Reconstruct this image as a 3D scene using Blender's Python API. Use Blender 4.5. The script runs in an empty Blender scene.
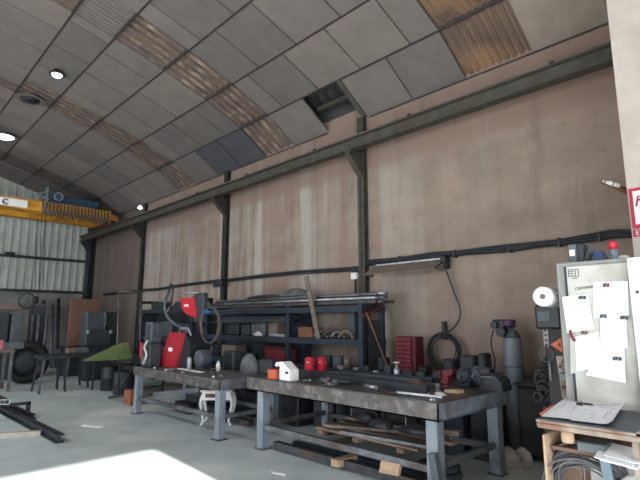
import bpy, bmesh, math, random
from mathutils import Vector, Matrix
random.seed(7)
SC = bpy.context.scene
COL = SC.collection
PI = math.pi

# ------------------------------------------------------------------ camera
FOC = 481.0
PITCH = math.atan(81 / FOC)
FH = math.hypot(FOC, 81)
YAW = PI / 2 - math.atan(471 / FH)
CAM = Vector((0, 0, 1.6))
FW = Vector((math.cos(PITCH) * math.sin(YAW), math.cos(PITCH) * math.cos(YAW), math.sin(PITCH)))
RT = Vector((-math.cos(YAW), math.sin(YAW), 0))
UP = RT.cross(FW)
if UP.z < 0: UP = -UP
# world: +X runs along the long wall away from the door, +Y runs to the long wall.  Seen from above the
# frame is mirrored to a right-handed one by swapping, so RT x FW must be up:
cam_d = bpy.data.cameras.new('camera'); cam_d.sensor_width = 36; cam_d.lens = FOC / 640 * 36
cam_d.clip_start = 0.05; cam_d.clip_end = 200
cam = bpy.data.objects.new('camera', cam_d); COL.objects.link(cam)
SC.camera = cam
MIR = -1.0     # the world is built with Y mirrored so that it is right-handed

def at(x, y, ax, v):
    """point of the place that lies on the plane axis=ax, value=v and is seen at photo pixel x, y"""
    d = FW * FOC + RT * (x - 320) - UP * (y - 240)
    t = (v - CAM[ax]) / d[ax]
    return CAM + d * t

cam.matrix_world = Matrix(((RT.x, UP.x, -FW.x, 0), (MIR * RT.y, MIR * UP.y, -MIR * FW.y, 0),
                           (RT.z, UP.z, -FW.z, 0), (0, 0, 0, 1)))
cam.location = (0, 0, 1.6)

# ------------------------------------------------------------------ materials
def lin(c):
    c = c / 255.0
    return c / 12.92 if c <= 0.04045 else ((c + 0.055) / 1.055) ** 2.4
def rgb(c): return (lin(c[0]), lin(c[1]), lin(c[2]), 1)
MATS = {}
def mat(name, c1, c2=None, scale=6, rough=.7, metal=0.0, bump=.15, stretch=(1, 1, 1), lo=.35, hi=.65, c3=None, s3=1.2, detail=6, spec=.5):
    m = bpy.data.materials.new(name); m.use_nodes = True
    nt = m.node_tree; N = nt.nodes; L = nt.links
    b = N['Principled BSDF']
    b.inputs['Roughness'].default_value = rough
    b.inputs['Metallic'].default_value = metal
    b.inputs['Specular IOR Level'].default_value = spec
    if c2 is None: c2 = tuple(max(0, k * .82) for k in c1)
    tc = N.new('ShaderNodeTexCoord'); mp = N.new('ShaderNodeMapping'); mp.inputs['Scale'].default_value = stretch
    L.new(tc.outputs['Object'], mp.inputs['Vector'])
    n = N.new('ShaderNodeTexNoise'); n.inputs['Scale'].default_value = scale; n.inputs['Detail'].default_value = detail
    n.inputs['Roughness'].default_value = .65
    L.new(mp.outputs['Vector'], n.inputs['Vector'])
    r = N.new('ShaderNodeValToRGB'); r.color_ramp.elements[0].position = lo; r.color_ramp.elements[1].position = hi
    r.color_ramp.elements[0].color = rgb(c1); r.color_ramp.elements[1].color = rgb(c2)
    L.new(n.outputs['Fac'], r.inputs['Fac'])
    out = r.outputs['Color']
    if c3 is not None:
        n3 = N.new('ShaderNodeTexNoise'); n3.inputs['Scale'].default_value = s3; n3.inputs['Detail'].default_value = 5
        L.new(tc.outputs['Object'], n3.inputs['Vector'])
        r3 = N.new('ShaderNodeValToRGB'); r3.color_ramp.elements[0].position = .5; r3.color_ramp.elements[1].position = .68
        r3.color_ramp.elements[0].color = (0, 0, 0, 1); r3.color_ramp.elements[1].color = (1, 1, 1, 1)
        L.new(n3.outputs['Fac'], r3.inputs['Fac'])
        mx = N.new('ShaderNodeMix'); mx.data_type = 'RGBA'
        L.new(r3.outputs['Color'], mx.inputs['Factor']); L.new(out, mx.inputs['A']); mx.inputs['B'].default_value = rgb(c3)
        out = mx.outputs['Result']
    L.new(out, b.inputs['Base Color'])
    if bump:
        bp = N.new('ShaderNodeBump'); bp.inputs['Strength'].default_value = bump; bp.inputs['Distance'].default_value = .02
        L.new(n.outputs['Fac'], bp.inputs['Height']); L.new(bp.outputs['Normal'], b.inputs['Normal'])
    MATS[name] = m
    return m
def emat(name, c, s):
    m = bpy.data.materials.new(name); m.use_nodes = True
    b = m.node_tree.nodes['Principled BSDF']
    b.inputs['Base Color'].default_value = rgb(c); b.inputs['Emission Color'].default_value = rgb(c)
    b.inputs['Emission Strength'].default_value = s
    MATS[name] = m; return m

mat('panel_a', (122, 114, 109), (112, 104, 99), 3, .8, bump=.05)
mat('panel_b', (112, 105, 102), (103, 96, 93), 3, .8, bump=.05)
mat('panel_c', (129, 119, 112), (118, 109, 102), 3, .8, bump=.05)
mat('panel_blue', (80, 80, 86), (70, 70, 76), 3, .8, bump=.05)
mat('plaster_light', (148, 134, 124), (134, 120, 110), 4, .9, bump=.2, c3=(140, 130, 118), s3=3)
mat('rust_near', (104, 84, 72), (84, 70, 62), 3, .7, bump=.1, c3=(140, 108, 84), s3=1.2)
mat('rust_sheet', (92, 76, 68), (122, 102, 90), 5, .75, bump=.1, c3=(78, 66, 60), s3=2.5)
mat('rust_near_rib', (126, 102, 86), (98, 80, 70), 3, .7, bump=.1, c3=(158, 120, 90), s3=1.2)  # rib tones: highlights along the corrugation put into the colour
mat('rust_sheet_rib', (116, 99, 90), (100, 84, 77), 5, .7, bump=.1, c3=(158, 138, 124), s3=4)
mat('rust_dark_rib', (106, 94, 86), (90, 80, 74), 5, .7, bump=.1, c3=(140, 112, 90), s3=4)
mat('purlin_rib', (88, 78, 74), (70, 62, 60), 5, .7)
mat('cable_grey', (112, 110, 112), (84, 84, 88), 8, .55)
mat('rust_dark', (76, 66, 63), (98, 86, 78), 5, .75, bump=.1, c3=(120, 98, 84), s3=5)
mat('sheet_grey', (108, 104, 102), (96, 92, 90), 5, .7, bump=.05)
mat('gable_sheet', (186, 190, 184), (168, 172, 168), 2.5, .55, bump=.05, c3=(168, 170, 164), s3=.8)
mat('gable_block', (146, 146, 140), (116, 118, 116), 1.5, .9, bump=.2)
mat('green_steel', (88, 84, 76), (70, 68, 62), 5, .7, .0, c3=(80, 70, 64), s3=2, spec=.2)
mat('post_dark', (66, 66, 62), (50, 50, 48), 5, .7, .0, c3=(70, 62, 56), s3=2, spec=.2)
mat('dark_steel', (58, 64, 70), (40, 45, 50), 6, .55, .3)  # dark materials are lifted and bluish: veiling haze put into their colour
mat('navy_steel', (44, 56, 70), (32, 42, 54), 6, .5, .2)
mat('raw_steel', (122, 126, 130), (86, 88, 92), 7, .5, .35, c3=(84, 72, 66), s3=2.5)
mat('leg_steel', (150, 160, 168), (118, 128, 138), 6, .55, .2, stretch=(1, 1, .3), c3=(100, 100, 104), s3=3)
mat('table_edge', (96, 90, 88), (66, 62, 62), 5, .55, .2, c3=(118, 114, 110), s3=12)
mat('bar_steel', (84, 86, 90), (54, 56, 60), 8, .5, .4, c3=(96, 74, 62), s3=3)
mat('bright_steel', (190, 192, 196), (150, 152, 156), 8, .35, .6)
mat('black_rubber', (30, 32, 36), (20, 21, 24), 8, .6)
mat('black_plastic', (38, 42, 48), (26, 29, 34), 8, .5)  # black raised towards blue-grey, haze painted into the base colour
mat('cable', (36, 40, 46), (26, 28, 32), 8, .55)
mat('red_paint', (172, 34, 48), (148, 28, 40), 4, .45, bump=.03)
mat('red_bright', (205, 34, 54), (180, 28, 46), 4, .4, bump=.03)
mat('red_dull', (128, 42, 52), (98, 32, 40), 6, .6)
mat('red_dark', (92, 26, 34), (70, 20, 28), 6, .6)
mat('orange', (206, 104, 70), (180, 84, 54), 8, .6)
mat('orange_rust', (138, 92, 66), (104, 70, 52), 8, .8)
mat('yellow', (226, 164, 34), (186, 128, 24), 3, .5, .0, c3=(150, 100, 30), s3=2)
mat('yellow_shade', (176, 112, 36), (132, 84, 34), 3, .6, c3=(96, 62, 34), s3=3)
mat('blue_paint', (52, 78, 104), (38, 60, 84), 5, .5)
mat('blue_bright', (40, 120, 200), (30, 96, 170), 5, .5)
mat('white', (238, 238, 236), (228, 228, 226), 5, .6, bump=.02)
mat('paper', (246, 247, 250), (236, 238, 243), 3, .9, bump=.02, spec=.1)
mat('paper_line', (150, 156, 170), (170, 174, 184), 30, .9, bump=0)
mat('cabinet_paint', (198, 196, 188), (184, 182, 174), 3, .45, .0, bump=.03, c3=(168, 162, 150), s3=3)
mat('cabinet_frame', (150, 148, 144), (132, 130, 128), 4, .5)
mat('wood', (168, 144, 124), (130, 108, 92), 4, .8, stretch=(1, 8, 8), bump=.2)
mat('wood_x', (146, 116, 96), (104, 82, 68), 4, .8, stretch=(1, 8, 8), bump=.2, c3=(88, 72, 64), s3=3)
mat('timber_grey', (196, 186, 174), (168, 158, 146), 4, .8, stretch=(8, 1, 8), bump=.1)
mat('wood_pale', (194, 164, 138), (168, 140, 114), 4, .8, stretch=(1, 6, 6), bump=.1)
mat('wood_grey', (136, 122, 110), (96, 84, 76), 5, .85, stretch=(1, 8, 8), bump=.2)
mat('wood_brown', (126, 92, 76), (108, 78, 66), 3, .8, bump=.1)
mat('tan_steel', (164, 150, 136), (136, 122, 108), 5, .6, c3=(120, 86, 66), s3=4)
mat('green_tarp', (104, 124, 74), (86, 104, 62), 3, .8)
mat('green_dark', (48, 66, 56), (36, 50, 44), 6, .7)
mat('grey_box', (96, 104, 108), (78, 86, 90), 4, .6)
mat('grey_machine', (76, 86, 92), (58, 66, 72), 4, .55)
mat('grey_dark', (56, 62, 68), (42, 47, 52), 4, .6)
mat('grey_cloth', (110, 112, 112), (72, 74, 76), 7, .9, bump=.4)
mat('pale_cloth', (222, 214, 208), (184, 176, 170), 9, .9, bump=.4)
mat('purple', (96, 58, 104), (70, 42, 80), 6, .6)
mat('pink', (204, 120, 130), (170, 90, 100), 6, .8)
mat('cylinder_grey', (120, 128, 134), (96, 104, 112), 3, .5, .1, stretch=(1, 1, .4))
mat('shoulder_green', (74, 90, 84), (60, 76, 70), 5, .6)
mat('brick_orange', (158, 96, 74), (130, 80, 62), 6, .85)
mat('blue_grey', (108, 126, 138), (88, 104, 116), 5, .6)
mat('sign_red', (188, 30, 60), (180, 28, 56), 3, .5, bump=0)
mat('white_sign', (236, 232, 232), (230, 226, 226), 3, .5, bump=0)
mat('ink', (60, 62, 70), (50, 52, 60), 3, .8, bump=0)
mat('logo_blue', (24, 52, 92), (20, 46, 84), 3, .5, bump=0)
mat('grey_letters', (150, 160, 170), (150, 160, 170), 3, .5, bump=0)
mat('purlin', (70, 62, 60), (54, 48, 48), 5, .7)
mat('outer_roof', (70, 68, 70), (52, 50, 54), 4, .8)
emat('lamp_lit', (240, 246, 255), 14.0)
emat('lamp_lit_soft', (240, 246, 255), 2.2)

def wall_material():
    m = bpy.data.materials.new('concrete_wall'); m.use_nodes = True
    nt = m.node_tree; N = nt.nodes; L = nt.links; b = N['Principled BSDF']; b.inputs['Roughness'].default_value = .92
    b.inputs['Specular IOR Level'].default_value = .2
    tc = N.new('ShaderNodeTexCoord')
    def noise(scale, stretch, detail=6, rough=.6):
        mp = N.new('ShaderNodeMapping'); mp.inputs['Scale'].default_value = stretch
        L.new(tc.outputs['Object'], mp.inputs['Vector'])
        n = N.new('ShaderNodeTexNoise'); n.inputs['Scale'].default_value = scale; n.inputs['Detail'].default_value = detail
        n.inputs['Roughness'].default_value = rough
        L.new(mp.outputs['Vector'], n.inputs['Vector']); return n.outputs['Fac']
    def ramp(fac, a, b_, ca=(0, 0, 0, 1), cb=(1, 1, 1, 1)):
        r = N.new('ShaderNodeValToRGB'); r.color_ramp.elements[0].position = a; r.color_ramp.elements[1].position = b_
        r.color_ramp.elements[0].color = ca; r.color_ramp.elements[1].color = cb
        L.new(fac, r.inputs['Fac']); return r.outputs['Color']
    def mix(f, a, c):
        x = N.new('ShaderNodeMix'); x.data_type = 'RGBA'
        L.new(f, x.inputs['Factor']); L.new(a, x.inputs['A'])
        if isinstance(c, tuple): x.inputs['B'].default_value = c
        else: L.new(c, x.inputs['B'])
        return x.outputs['Result']
    def scalef(f, k):
        x = N.new('ShaderNodeMath'); x.operation = 'MULTIPLY'; x.inputs[1].default_value = k; L.new(f, x.inputs[0]); return x.outputs[0]
    base = ramp(noise(1.1, (1, 1, 1.4), 8, .62), .34, .68, rgb((134, 118, 107)), rgb((164, 147, 132)))
    c = mix(scalef(ramp(noise(.55, (1, 1, 1), 4), .46, .62), .6), base, rgb((152, 126, 115)))
    # pale wash runs down in vertical streaks, more of it away from the door
    sep = N.new('ShaderNodeSeparateXYZ'); L.new(tc.outputs['Object'], sep.inputs[0])
    mr = N.new('ShaderNodeMapRange'); mr.inputs['From Min'].default_value = 3.6; mr.inputs['From Max'].default_value = 7.5
    mr.inputs['To Min'].default_value = .12; mr.inputs['To Max'].default_value = .85
    L.new(sep.outputs['X'], mr.inputs['Value'])
    st = ramp(noise(2.6, (1, 1, .05), 4), .44, .62)
    mm = N.new('ShaderNodeMath'); mm.operation = 'MULTIPLY'; L.new(st, mm.inputs[0]); L.new(mr.outputs[0], mm.inputs[1])
    c = mix(mm.outputs[0], c, rgb((178, 172, 163)))
    # upper band above the rail stays brown, and grey dirt streaks
    mz = N.new('ShaderNodeMapRange'); mz.inputs['From Min'].default_value = 4.25; mz.inputs['From Max'].default_value = 4.4
    L.new(sep.outputs['Z'], mz.inputs['Value'])
    c = mix(scalef(mz.outputs[0], .75), c, rgb((142, 118, 106)))
    c = mix(scalef(ramp(noise(3.4, (1, 1, .12), 5), .56, .72), .45), c, rgb((98, 90, 84)))
    c = mix(scalef(ramp(noise(5, (1, 1, 1), 6), .6, .75), .35), c, rgb((90, 79, 73)))
    mz2 = N.new('ShaderNodeMapRange'); mz2.inputs['From Min'].default_value = 2.3; mz2.inputs['From Max'].default_value = .9
    L.new(sep.outputs['Z'], mz2.inputs['Value'])
    c = mix(scalef(mz2.outputs[0], .35), c, rgb((118, 110, 102)))
    mx_ = N.new('ShaderNodeMapRange'); mx_.inputs['From Min'].default_value = 14.7; mx_.inputs['From Max'].default_value = 15.0
    L.new(sep.outputs['X'], mx_.inputs['Value'])
    c = mix(scalef(mx_.outputs[0], .8), c, rgb((98, 88, 84)))
    L.new(c, b.inputs['Base Color'])
    bp = N.new('ShaderNodeBump'); bp.inputs['Strength'].default_value = .25; bp.inputs['Distance'].default_value = .03
    L.new(noise(6, (1, 1, 1), 8), bp.inputs['Height']); L.new(bp.outputs['Normal'], b.inputs['Normal'])
    MATS['wall'] = m
wall_material()
mat('pier_plaster', (200, 188, 180), (188, 175, 166), 5, .9, bump=.3, c3=(180, 166, 158), s3=2)
mat('floor', (202, 214, 214), (180, 192, 192), 1.6, .5, bump=.08, c3=(222, 226, 224), s3=.7, detail=9)
mat('shade_wall', (150, 146, 140), (130, 126, 120), 2, .9)

# ------------------------------------------------------------------ mesh builder
class MB:
    def __init__(s): s.v = []; s.f = []; s.mi = []; s.sm = []
    def add(s, vs, fs, mi=0, smooth=False):
        o = len(s.v); s.v += [Vector(p) for p in vs]
        for f in fs: s.f.append([i + o for i in f]); s.mi.append(mi); s.sm.append(smooth)
        return s
    def box(s, x0, x1, y0, y1, z0, z1, mi=0, bev=0.0):
        if x0 > x1: x0, x1 = x1, x0
        if y0 > y1: y0, y1 = y1, y0
        if z0 > z1: z0, z1 = z1, z0
        if bev > 0:
            b = min(bev, (x1 - x0) / 3, (y1 - y0) / 3, (z1 - z0) / 3)
            vs = []; 
            X = (x0, x1); Y = (y0, y1); Z = (z0, z1); idx = {}
            for i in (0, 1):
                for j in (0, 1):
                    for k in (0, 1):
                        sx = 1 if i == 0 else -1; sy = 1 if j == 0 else -1; sz = 1 if k == 0 else -1
                        idx[(i, j, k, 0)] = len(vs); vs.append((X[i], Y[j] + sy * b, Z[k] + sz * b))
                        idx[(i, j, k, 1)] = len(vs); vs.append((X[i] + sx * b, Y[j], Z[k] + sz * b))
                        idx[(i, j, k, 2)] = len(vs); vs.append((X[i] + sx * b, Y[j] + sy * b, Z[k]))
            fs = []
            for i in (0, 1): fs.append([idx[(i, 0, 0, 0)], idx[(i, 1, 0, 0)], idx[(i, 1, 1, 0)], idx[(i, 0, 1, 0)]])
            for j in (0, 1): fs.append([idx[(0, j, 0, 1)], idx[(1, j, 0, 1)], idx[(1, j, 1, 1)], idx[(0, j, 1, 1)]])
            for k in (0, 1): fs.append([idx[(0, 0, k, 2)], idx[(1, 0, k, 2)], idx[(1, 1, k, 2)], idx[(0, 1, k, 2)]])
            for i in (0, 1):
                for j in (0, 1): fs.append([idx[(i, j, 0, 0)], idx[(i, j, 0, 1)], idx[(i, j, 1, 1)], idx[(i, j, 1, 0)]])
            for i in (0, 1):
                for k in (0, 1): fs.append([idx[(i, 0, k, 0)], idx[(i, 0, k, 2)], idx[(i, 1, k, 2)], idx[(i, 1, k, 0)]])
            for j in (0, 1):
                for k in (0, 1): fs.append([idx[(0, j, k, 1)], idx[(0, j, k, 2)], idx[(1, j, k, 2)], idx[(1, j, k, 1)]])
            for key in [(i, j, k) for i in (0, 1) for j in (0, 1) for k in (0, 1)]:
                fs.append([idx[key + (0,)], idx[key + (1,)], idx[key + (2,)]])
            return s.add(vs, fs, mi)
        vs = [(x, y, z) for x in (x0, x1) for y in (y0, y1) for z in (z0, z1)]
        return s.add(vs, [(0, 1, 3, 2), (4, 6, 7, 5), (0, 4, 5, 1), (2, 3, 7, 6), (0, 2, 6, 4), (1, 5, 7, 3)], mi)
    def bar(s, a, b, w, h=None, mi=0, up=(0, 0, 1)):
        """rectangular bar from a to b, w across and h along up"""
        a = Vector(a); b = Vector(b); h = h or w; d = (b - a).normalized(); u = Vector(up)
        if abs(d.dot(u)) > .95: u = Vector((0, 1, 0))
        r = d.cross(u).normalized(); u = r.cross(d)
        vs = [p + r * (i * w / 2) + u * (j * h / 2) for p in (a, b) for i in (-1, 1) for j in (-1, 1)]
        return s.add(vs, [(0, 1, 3, 2), (4, 6, 7, 5), (0, 4, 5, 1), (2, 3, 7, 6), (0, 2, 6, 4), (1, 5, 7, 3)], mi)
    def tube(s, pts, r, n=8, mi=0, closed=False, smooth=True):
        P = [Vector(p) for p in pts]; m = len(P); rs = r if isinstance(r, (list, tuple)) else [r] * m
        vs = []; u = None
        for i in range(m):
            if closed: t = (P[(i + 1) % m] - P[i - 1])
            else: t = P[min(i + 1, m - 1)] - P[max(i - 1, 0)]
            t.normalize()
            if u is None:
                u = Vector((0, 0, 1)) if abs(t.z) < .9 else Vector((1, 0, 0))
            u = (u - t * u.dot(t))
            if u.length < 1e-6: u = t.orthogonal()
            u.normalize(); w = t.cross(u)
            for k in range(n):
                a = 2 * PI * k / n; vs.append(P[i] + (u * math.cos(a) + w * math.sin(a)) * rs[i])
        fs = []
        for i in range(m if closed else m - 1):
            j = (i + 1) % m
            for k in range(n): fs.append((i * n + k, i * n + (k + 1) % n, j * n + (k + 1) % n, j * n + k))
        s.add(vs, fs, mi, smooth)
        if not closed:
            s.add(vs[:n][::-1], [tuple(range(n))], mi); s.add(vs[-n:], [tuple(range(n))], mi)
        return s
    def cyl(s, a, b, r, n=20, mi=0, r2=None): return s.tube([a, b], [r, r if r2 is None else r2], n, mi)
    def lathe(s, c, prof, n=24, mi=0, axis='z'):
        """prof = (radius, height) pairs around the axis through c"""
        c = Vector(c); vs = []
        for (r, h) in prof:
            for k in range(n):
                a = 2 * PI * k / n; p = (r * math.cos(a), r * math.sin(a), h)
                if axis == 'y': p = (p[0], p[2], p[1])
                if axis == 'x': p = (p[2], p[0], p[1])
                vs.append(c + Vector(p))
        fs = []
        for i in range(len(prof) - 1):
            for k in range(n): fs.append((i * n + k, i * n + (k + 1) % n, (i + 1) * n + (k + 1) % n, (i + 1) * n + k))
        s.add(vs, fs, mi, True)
        if prof[0][0] > 1e-4: s.add(vs[:n], [tuple(range(n))], mi)
        if prof[-1][0] > 1e-4: s.add(vs[-n:], [tuple(range(n))], mi)
        return s
    def prism(s, poly, d, mi=0):
        """poly = list of 3d points, pushed along the vector d"""
        n = len(poly); d = Vector(d); P = [Vector(p) for p in poly]
        return s.add(P + [p + d for p in P], [tuple(range(n)), tuple(range(2 * n - 1, n - 1, -1))] +
                     [(i, (i + 1) % n, n + (i + 1) % n, n + i) for i in range(n)], mi)
    def ring(s, c, R, r, axis='y', n=36, m=8, mi=0, a0=0, a1=2 * PI):
        c = Vector(c); pts = []; full = abs(a1 - a0 - 2 * PI) < 1e-6
        for k in range(n if full else n + 1):
            a = a0 + (a1 - a0) * k / n; ca, sa = R * math.cos(a), R * math.sin(a)
            pts.append(c + {'y': Vector((ca, 0, sa)), 'x': Vector((0, ca, sa)), 'z': Vector((ca, sa, 0))}[axis])
        return s.tube(pts, r, m, mi, closed=full)
    def blob(s, c, rx, ry, rz, seed=0, amp=.15, n=14, m=9, mi=0, flat=False):
        rnd = random.Random(seed); c = Vector(c); ph = [rnd.uniform(0, 6.28) for _ in range(6)]; vs = []
        for i in range(m + 1):
            th = PI * i / m
            for k in range(n):
                a = 2 * PI * k / n
                q = 1 + amp * (math.sin(3 * a + ph[0] + 2 * th) * .5 + math.sin(5 * a + ph[1]) * math.sin(3 * th + ph[2]) * .6 + rnd.uniform(-.35, .35)) * math.sin(th)
                z = rz * math.cos(th) * (1 if not flat or th < PI / 2 else .0)
                vs.append(c + Vector((rx * q * math.sin(th) * math.cos(a), ry * q * math.sin(th) * math.sin(a), z)))
        fs = [(i * n + k, i * n + (k + 1) % n, (i + 1) * n + (k + 1) % n, (i + 1) * n + k) for i in range(m) for k in range(n)]
        return s.add(vs, fs, mi, True)
    def build(s, name, mats, parent=None, origin=None, kind=None, label=None):
        mats = mats if isinstance(mats, (list, tuple)) else [mats]
        if parent is not None: O = Vector(parent['_o'])
        elif origin is not None: O = Vector(origin)
        else:
            xs = [p.x for p in s.v]; ys = [p.y for p in s.v]; zs = [p.z for p in s.v]
            O = Vector(((min(xs) + max(xs)) / 2, (min(ys) + max(ys)) / 2, min(zs)))
        me = bpy.data.meshes.new(name)
        me.from_pydata([((p.x - O.x), MIR * (p.y - O.y), p.z - O.z) for p in s.v], [], s.f)
        me.polygons.foreach_set('material_index', s.mi); me.polygons.foreach_set('use_smooth', s.sm)
        bm = bmesh.new(); bm.from_mesh(me)
        bmesh.ops.remove_doubles(bm, verts=bm.verts, dist=1e-5)
        bmesh.ops.recalc_face_normals(bm, faces=bm.faces); bm.to_mesh(me); bm.free()
        for q in mats: me.materials.append(MATS[q])
        o = bpy.data.objects.new(name, me); COL.objects.link(o)
        o['_o'] = list(O)
        if parent is None: o.location = (O.x, MIR * O.y, O.z)
        else: o.parent = parent
        if kind: o['kind'] = kind
        if label: o['label'] = label
        return o

def tag(o, label, cat, group=None, kind=None):
    o['label'] = label; o['category'] = cat
    if group: o['group'] = group
    if kind: o['kind'] = kind
    return o
def thing(name, label, cat, loc, group=None):
    o = bpy.data.objects.new(name, None); COL.objects.link(o); o.empty_display_size = .1
    o['_o'] = list(loc); o.location = (loc[0], MIR * loc[1], loc[2])
    return tag(o, label, cat, group)
def copy_tree(o, loc=None, parent=None, label=None, rotz=None, scale=None):
    c = o.copy(); COL.objects.link(c)
    if parent is not None: c.parent = parent
    if loc is not None: c.location = (loc[0], MIR * loc[1], loc[2]); c['_o'] = list(loc)
    if rotz is not None: c.rotation_euler.z = rotz
    if scale is not None: c.scale = scale
    if label: c['label'] = label
    for ch in list(o.children): copy_tree(ch, parent=c)
    return c
def smooth_path(pts, k=6):
    P = [Vector(p) for p in pts]; out = []
    for i in range(len(P) - 1):
        p0 = P[max(i - 1, 0)]; p1 = P[i]; p2 = P[i + 1]; p3 = P[min(i + 2, len(P) - 1)]
        for j in range(k):
            t = j / k
            out.append(.5 * ((2 * p1) + (p2 - p0) * t + (2 * p0 - 5 * p1 + 4 * p2 - p3) * t * t + (3 * p1 - p0 - 3 * p2 + p3) * t ** 3))
    out.append(P[-1]); return out
def text_mesh(name, body, size, m, loc, xdir, zdir, parent, depth=.002):
    cu = bpy.data.curves.new('t', 'FONT'); cu.body = body; cu.size = size; cu.extrude = depth
    cu.resolution_u = 3
    ob = bpy.data.objects.new('t', cu); COL.objects.link(ob)
    bpy.context.view_layer.update()
    me = bpy.data.meshes.new_from_object(ob.evaluated_get(bpy.context.evaluated_depsgraph_get()))
    me.name = name
    bpy.data.objects.remove(ob)
    O = Vector(parent['_o']); x = Vector(xdir); z = Vector(zdir); yv = Vector(loc)
    n = x.cross(z)
    for v in me.vertices:
        p = yv + x * v.co.x + z * v.co.y + n * v.co.z - O
        v.co = (p.x, MIR * p.y, p.z)
    me.materials.clear(); me.materials.append(MATS[m])
    o = bpy.data.objects.new(name, me); COL.objects.link(o); o.parent = parent; o['_o'] = list(O)
    return o

# ================================================================== SETTING
WY = 6.5            # long wall
GX = 19.8           # gable wall at the far end
FX = -3.0           # front wall with the big door, behind the camera
PROF = [(6.5, 5.335), (5.76, 5.82), (4.87, 6.18), (3.91, 6.49), (2.93, 6.75), (2.2, 6.92), (1.2, 7.08), (.2, 7.18), (-.8, 7.22), (-1.8, 7.24)]
PROF = PROF + [(-3.6 - y, z) for (y, z) in PROF[-2::-1]]
LY = PROF[-1][0]    # -10.1
def roof_z(y):
    for (a, za), (b, zb) in zip(PROF, PROF[1:]):
        if b <= y <= a: return za + (zb - za) * (a - y) / (a - b)
    return PROF[0][1]

f = MB(); f.box(FX - .2, GX + .2, LY - .2, WY + .2, -.2, 0); f.build('floor', 'floor', kind='structure')
g = MB(); g.box(FX - 30, FX - .2, -25, 25, -.25, -.03); g.build('ground', 'floor', kind='structure')
w = MB(); w.box(FX, GX, WY, WY + .2, 0, 5.57); wr = w.build('wall_right', 'wall', origin=(0, WY, 0), kind='structure')
MB().box(FX, GX, WY - .02, WY + .3, 5.57, 5.95).build('eave_board', 'outer_roof', parent=wr)
# left wall with an unseen opening added to light the floor
SX0, SX1 = 4.5, 13.5      # extent of the added opening
w = MB(); w.box(FX, SX0, LY - .2, LY, 0, 5.4); w.box(SX1, GX, LY - .2, LY, 0, 5.4); w.box(SX0, SX1, LY - .2, LY, 4.6, 5.4)
w.build('wall_left', 'shade_wall', origin=(0, LY, 0), kind='structure')
# gable wall: block below, ribbed sheet above
w = MB(); w.box(GX, GX + .2, LY, WY, 0, 2.72); wb = w.build('wall_back', 'gable_block', origin=(GX, 0, 0), kind='structure')
w = MB(); n = 0; y = WY
pts = []
while y > LY:
    for dy, dx in ((0, 0), (.13, 0), (.16, -.045), (.22, -.045), (.25, 0)):
        if dy < .25: pts.append((y - dy, dx))
    y -= .25
vs = []; fs = []
for (yy, dx) in pts:
    yy = max(yy, LY); vs.append((GX + .02 + dx, yy, 2.66)); vs.append((GX + .02 + dx, yy, roof_z(yy) + .15))
for i in range(len(pts) - 1): fs.append((2 * i, 2 * i + 1, 2 * i + 3, 2 * i + 2))
w.add(vs, fs); w.build('corrugated_sheet', 'gable_sheet', parent=wb)
w = MB(); w.box(GX - .12, GX - .04, LY, WY, 3.82, 3.92); w.box(GX - .1, GX - .04, LY, WY, 2.62, 2.72)
w.build('girt', 'dark_steel', parent=wb)
# front wall with the wide open door (behind the camera)
DY0, DY1, DZ = -6.5, 2.40, 4.20
w = MB(); w.box(FX - .2, FX, LY, DY0, 0, 5.4); w.box(FX - .2, FX, DY1, WY, 0, 5.4)
w.box(FX - .2, FX, LY, WY, 5.38, 7.75); w.box(FX - .2, FX, DY0, DY1, DZ, 5.4)
w.build('wall_front', 'shade_wall', origin=(FX, 0, 0), kind='structure')
# masonry pier / cross wall at the right of the picture
w = MB(); w.box(-1.5, 1.12, 5.0, WY, 0, 5.9); w.build('wall_pier', 'pier_plaster', origin=(0, 5, 0), kind='structure')

# ---- ceiling: lining boards row by row, ribbed sheets in the strips, purlins below the row joints
def rowpt(i, t, off=0.0):
    (y0, z0), (y1, z1) = PROF[i], PROF[i + 1]
    d = Vector((0, y1 - y0, z1 - z0)); nrm = Vector((0, d.z, -d.y)).normalized()   # points up
    if nrm.z < 0: nrm = -nrm
    return Vector((0, y0, z0)) + d * t + nrm * off
STRIPS = [(2.42, 3.44), (7.5, 8.5), (11.66, 12.66), (17.0, 18.15)]
ceil = MB(); sheets = {k: MB() for k in range(4)}; grey_sheet = MB()
def corr(mb, i, xa, xb, pitch, off=.03, amp=.035, mi=0):
    n = max(2, int(round((xb - xa) / pitch))); p = (xb - xa) / n; prof = []
    for k in range(n):
        for q, h in ((0, 0), (.35, 0), (.5, 1), (.8, 1), (.95, 0)): prof.append((xa + (k + q) * p, h))
    prof.append((xb, 0)); vs = []; fs = []
    for (x, h) in prof:
        for t in (-.02, 1.02):
            v = rowpt(i, t, off + h * amp); v.x = x; vs.append(v)
    for k in range(len(prof) - 1): fs.append((2 * k, 2 * k + 1, 2 * k + 3, 2 * k + 2))
    o = len(mb.f); mb.add(vs, fs, mi)
    for k in range(len(fs)): mb.mi[o + k] = 1 if k % 5 in (1, 2, 3) else 0  # lighter ribs, darker valleys: shading of the corrugation put into material colours
NR = len(PROF) - 1
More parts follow.
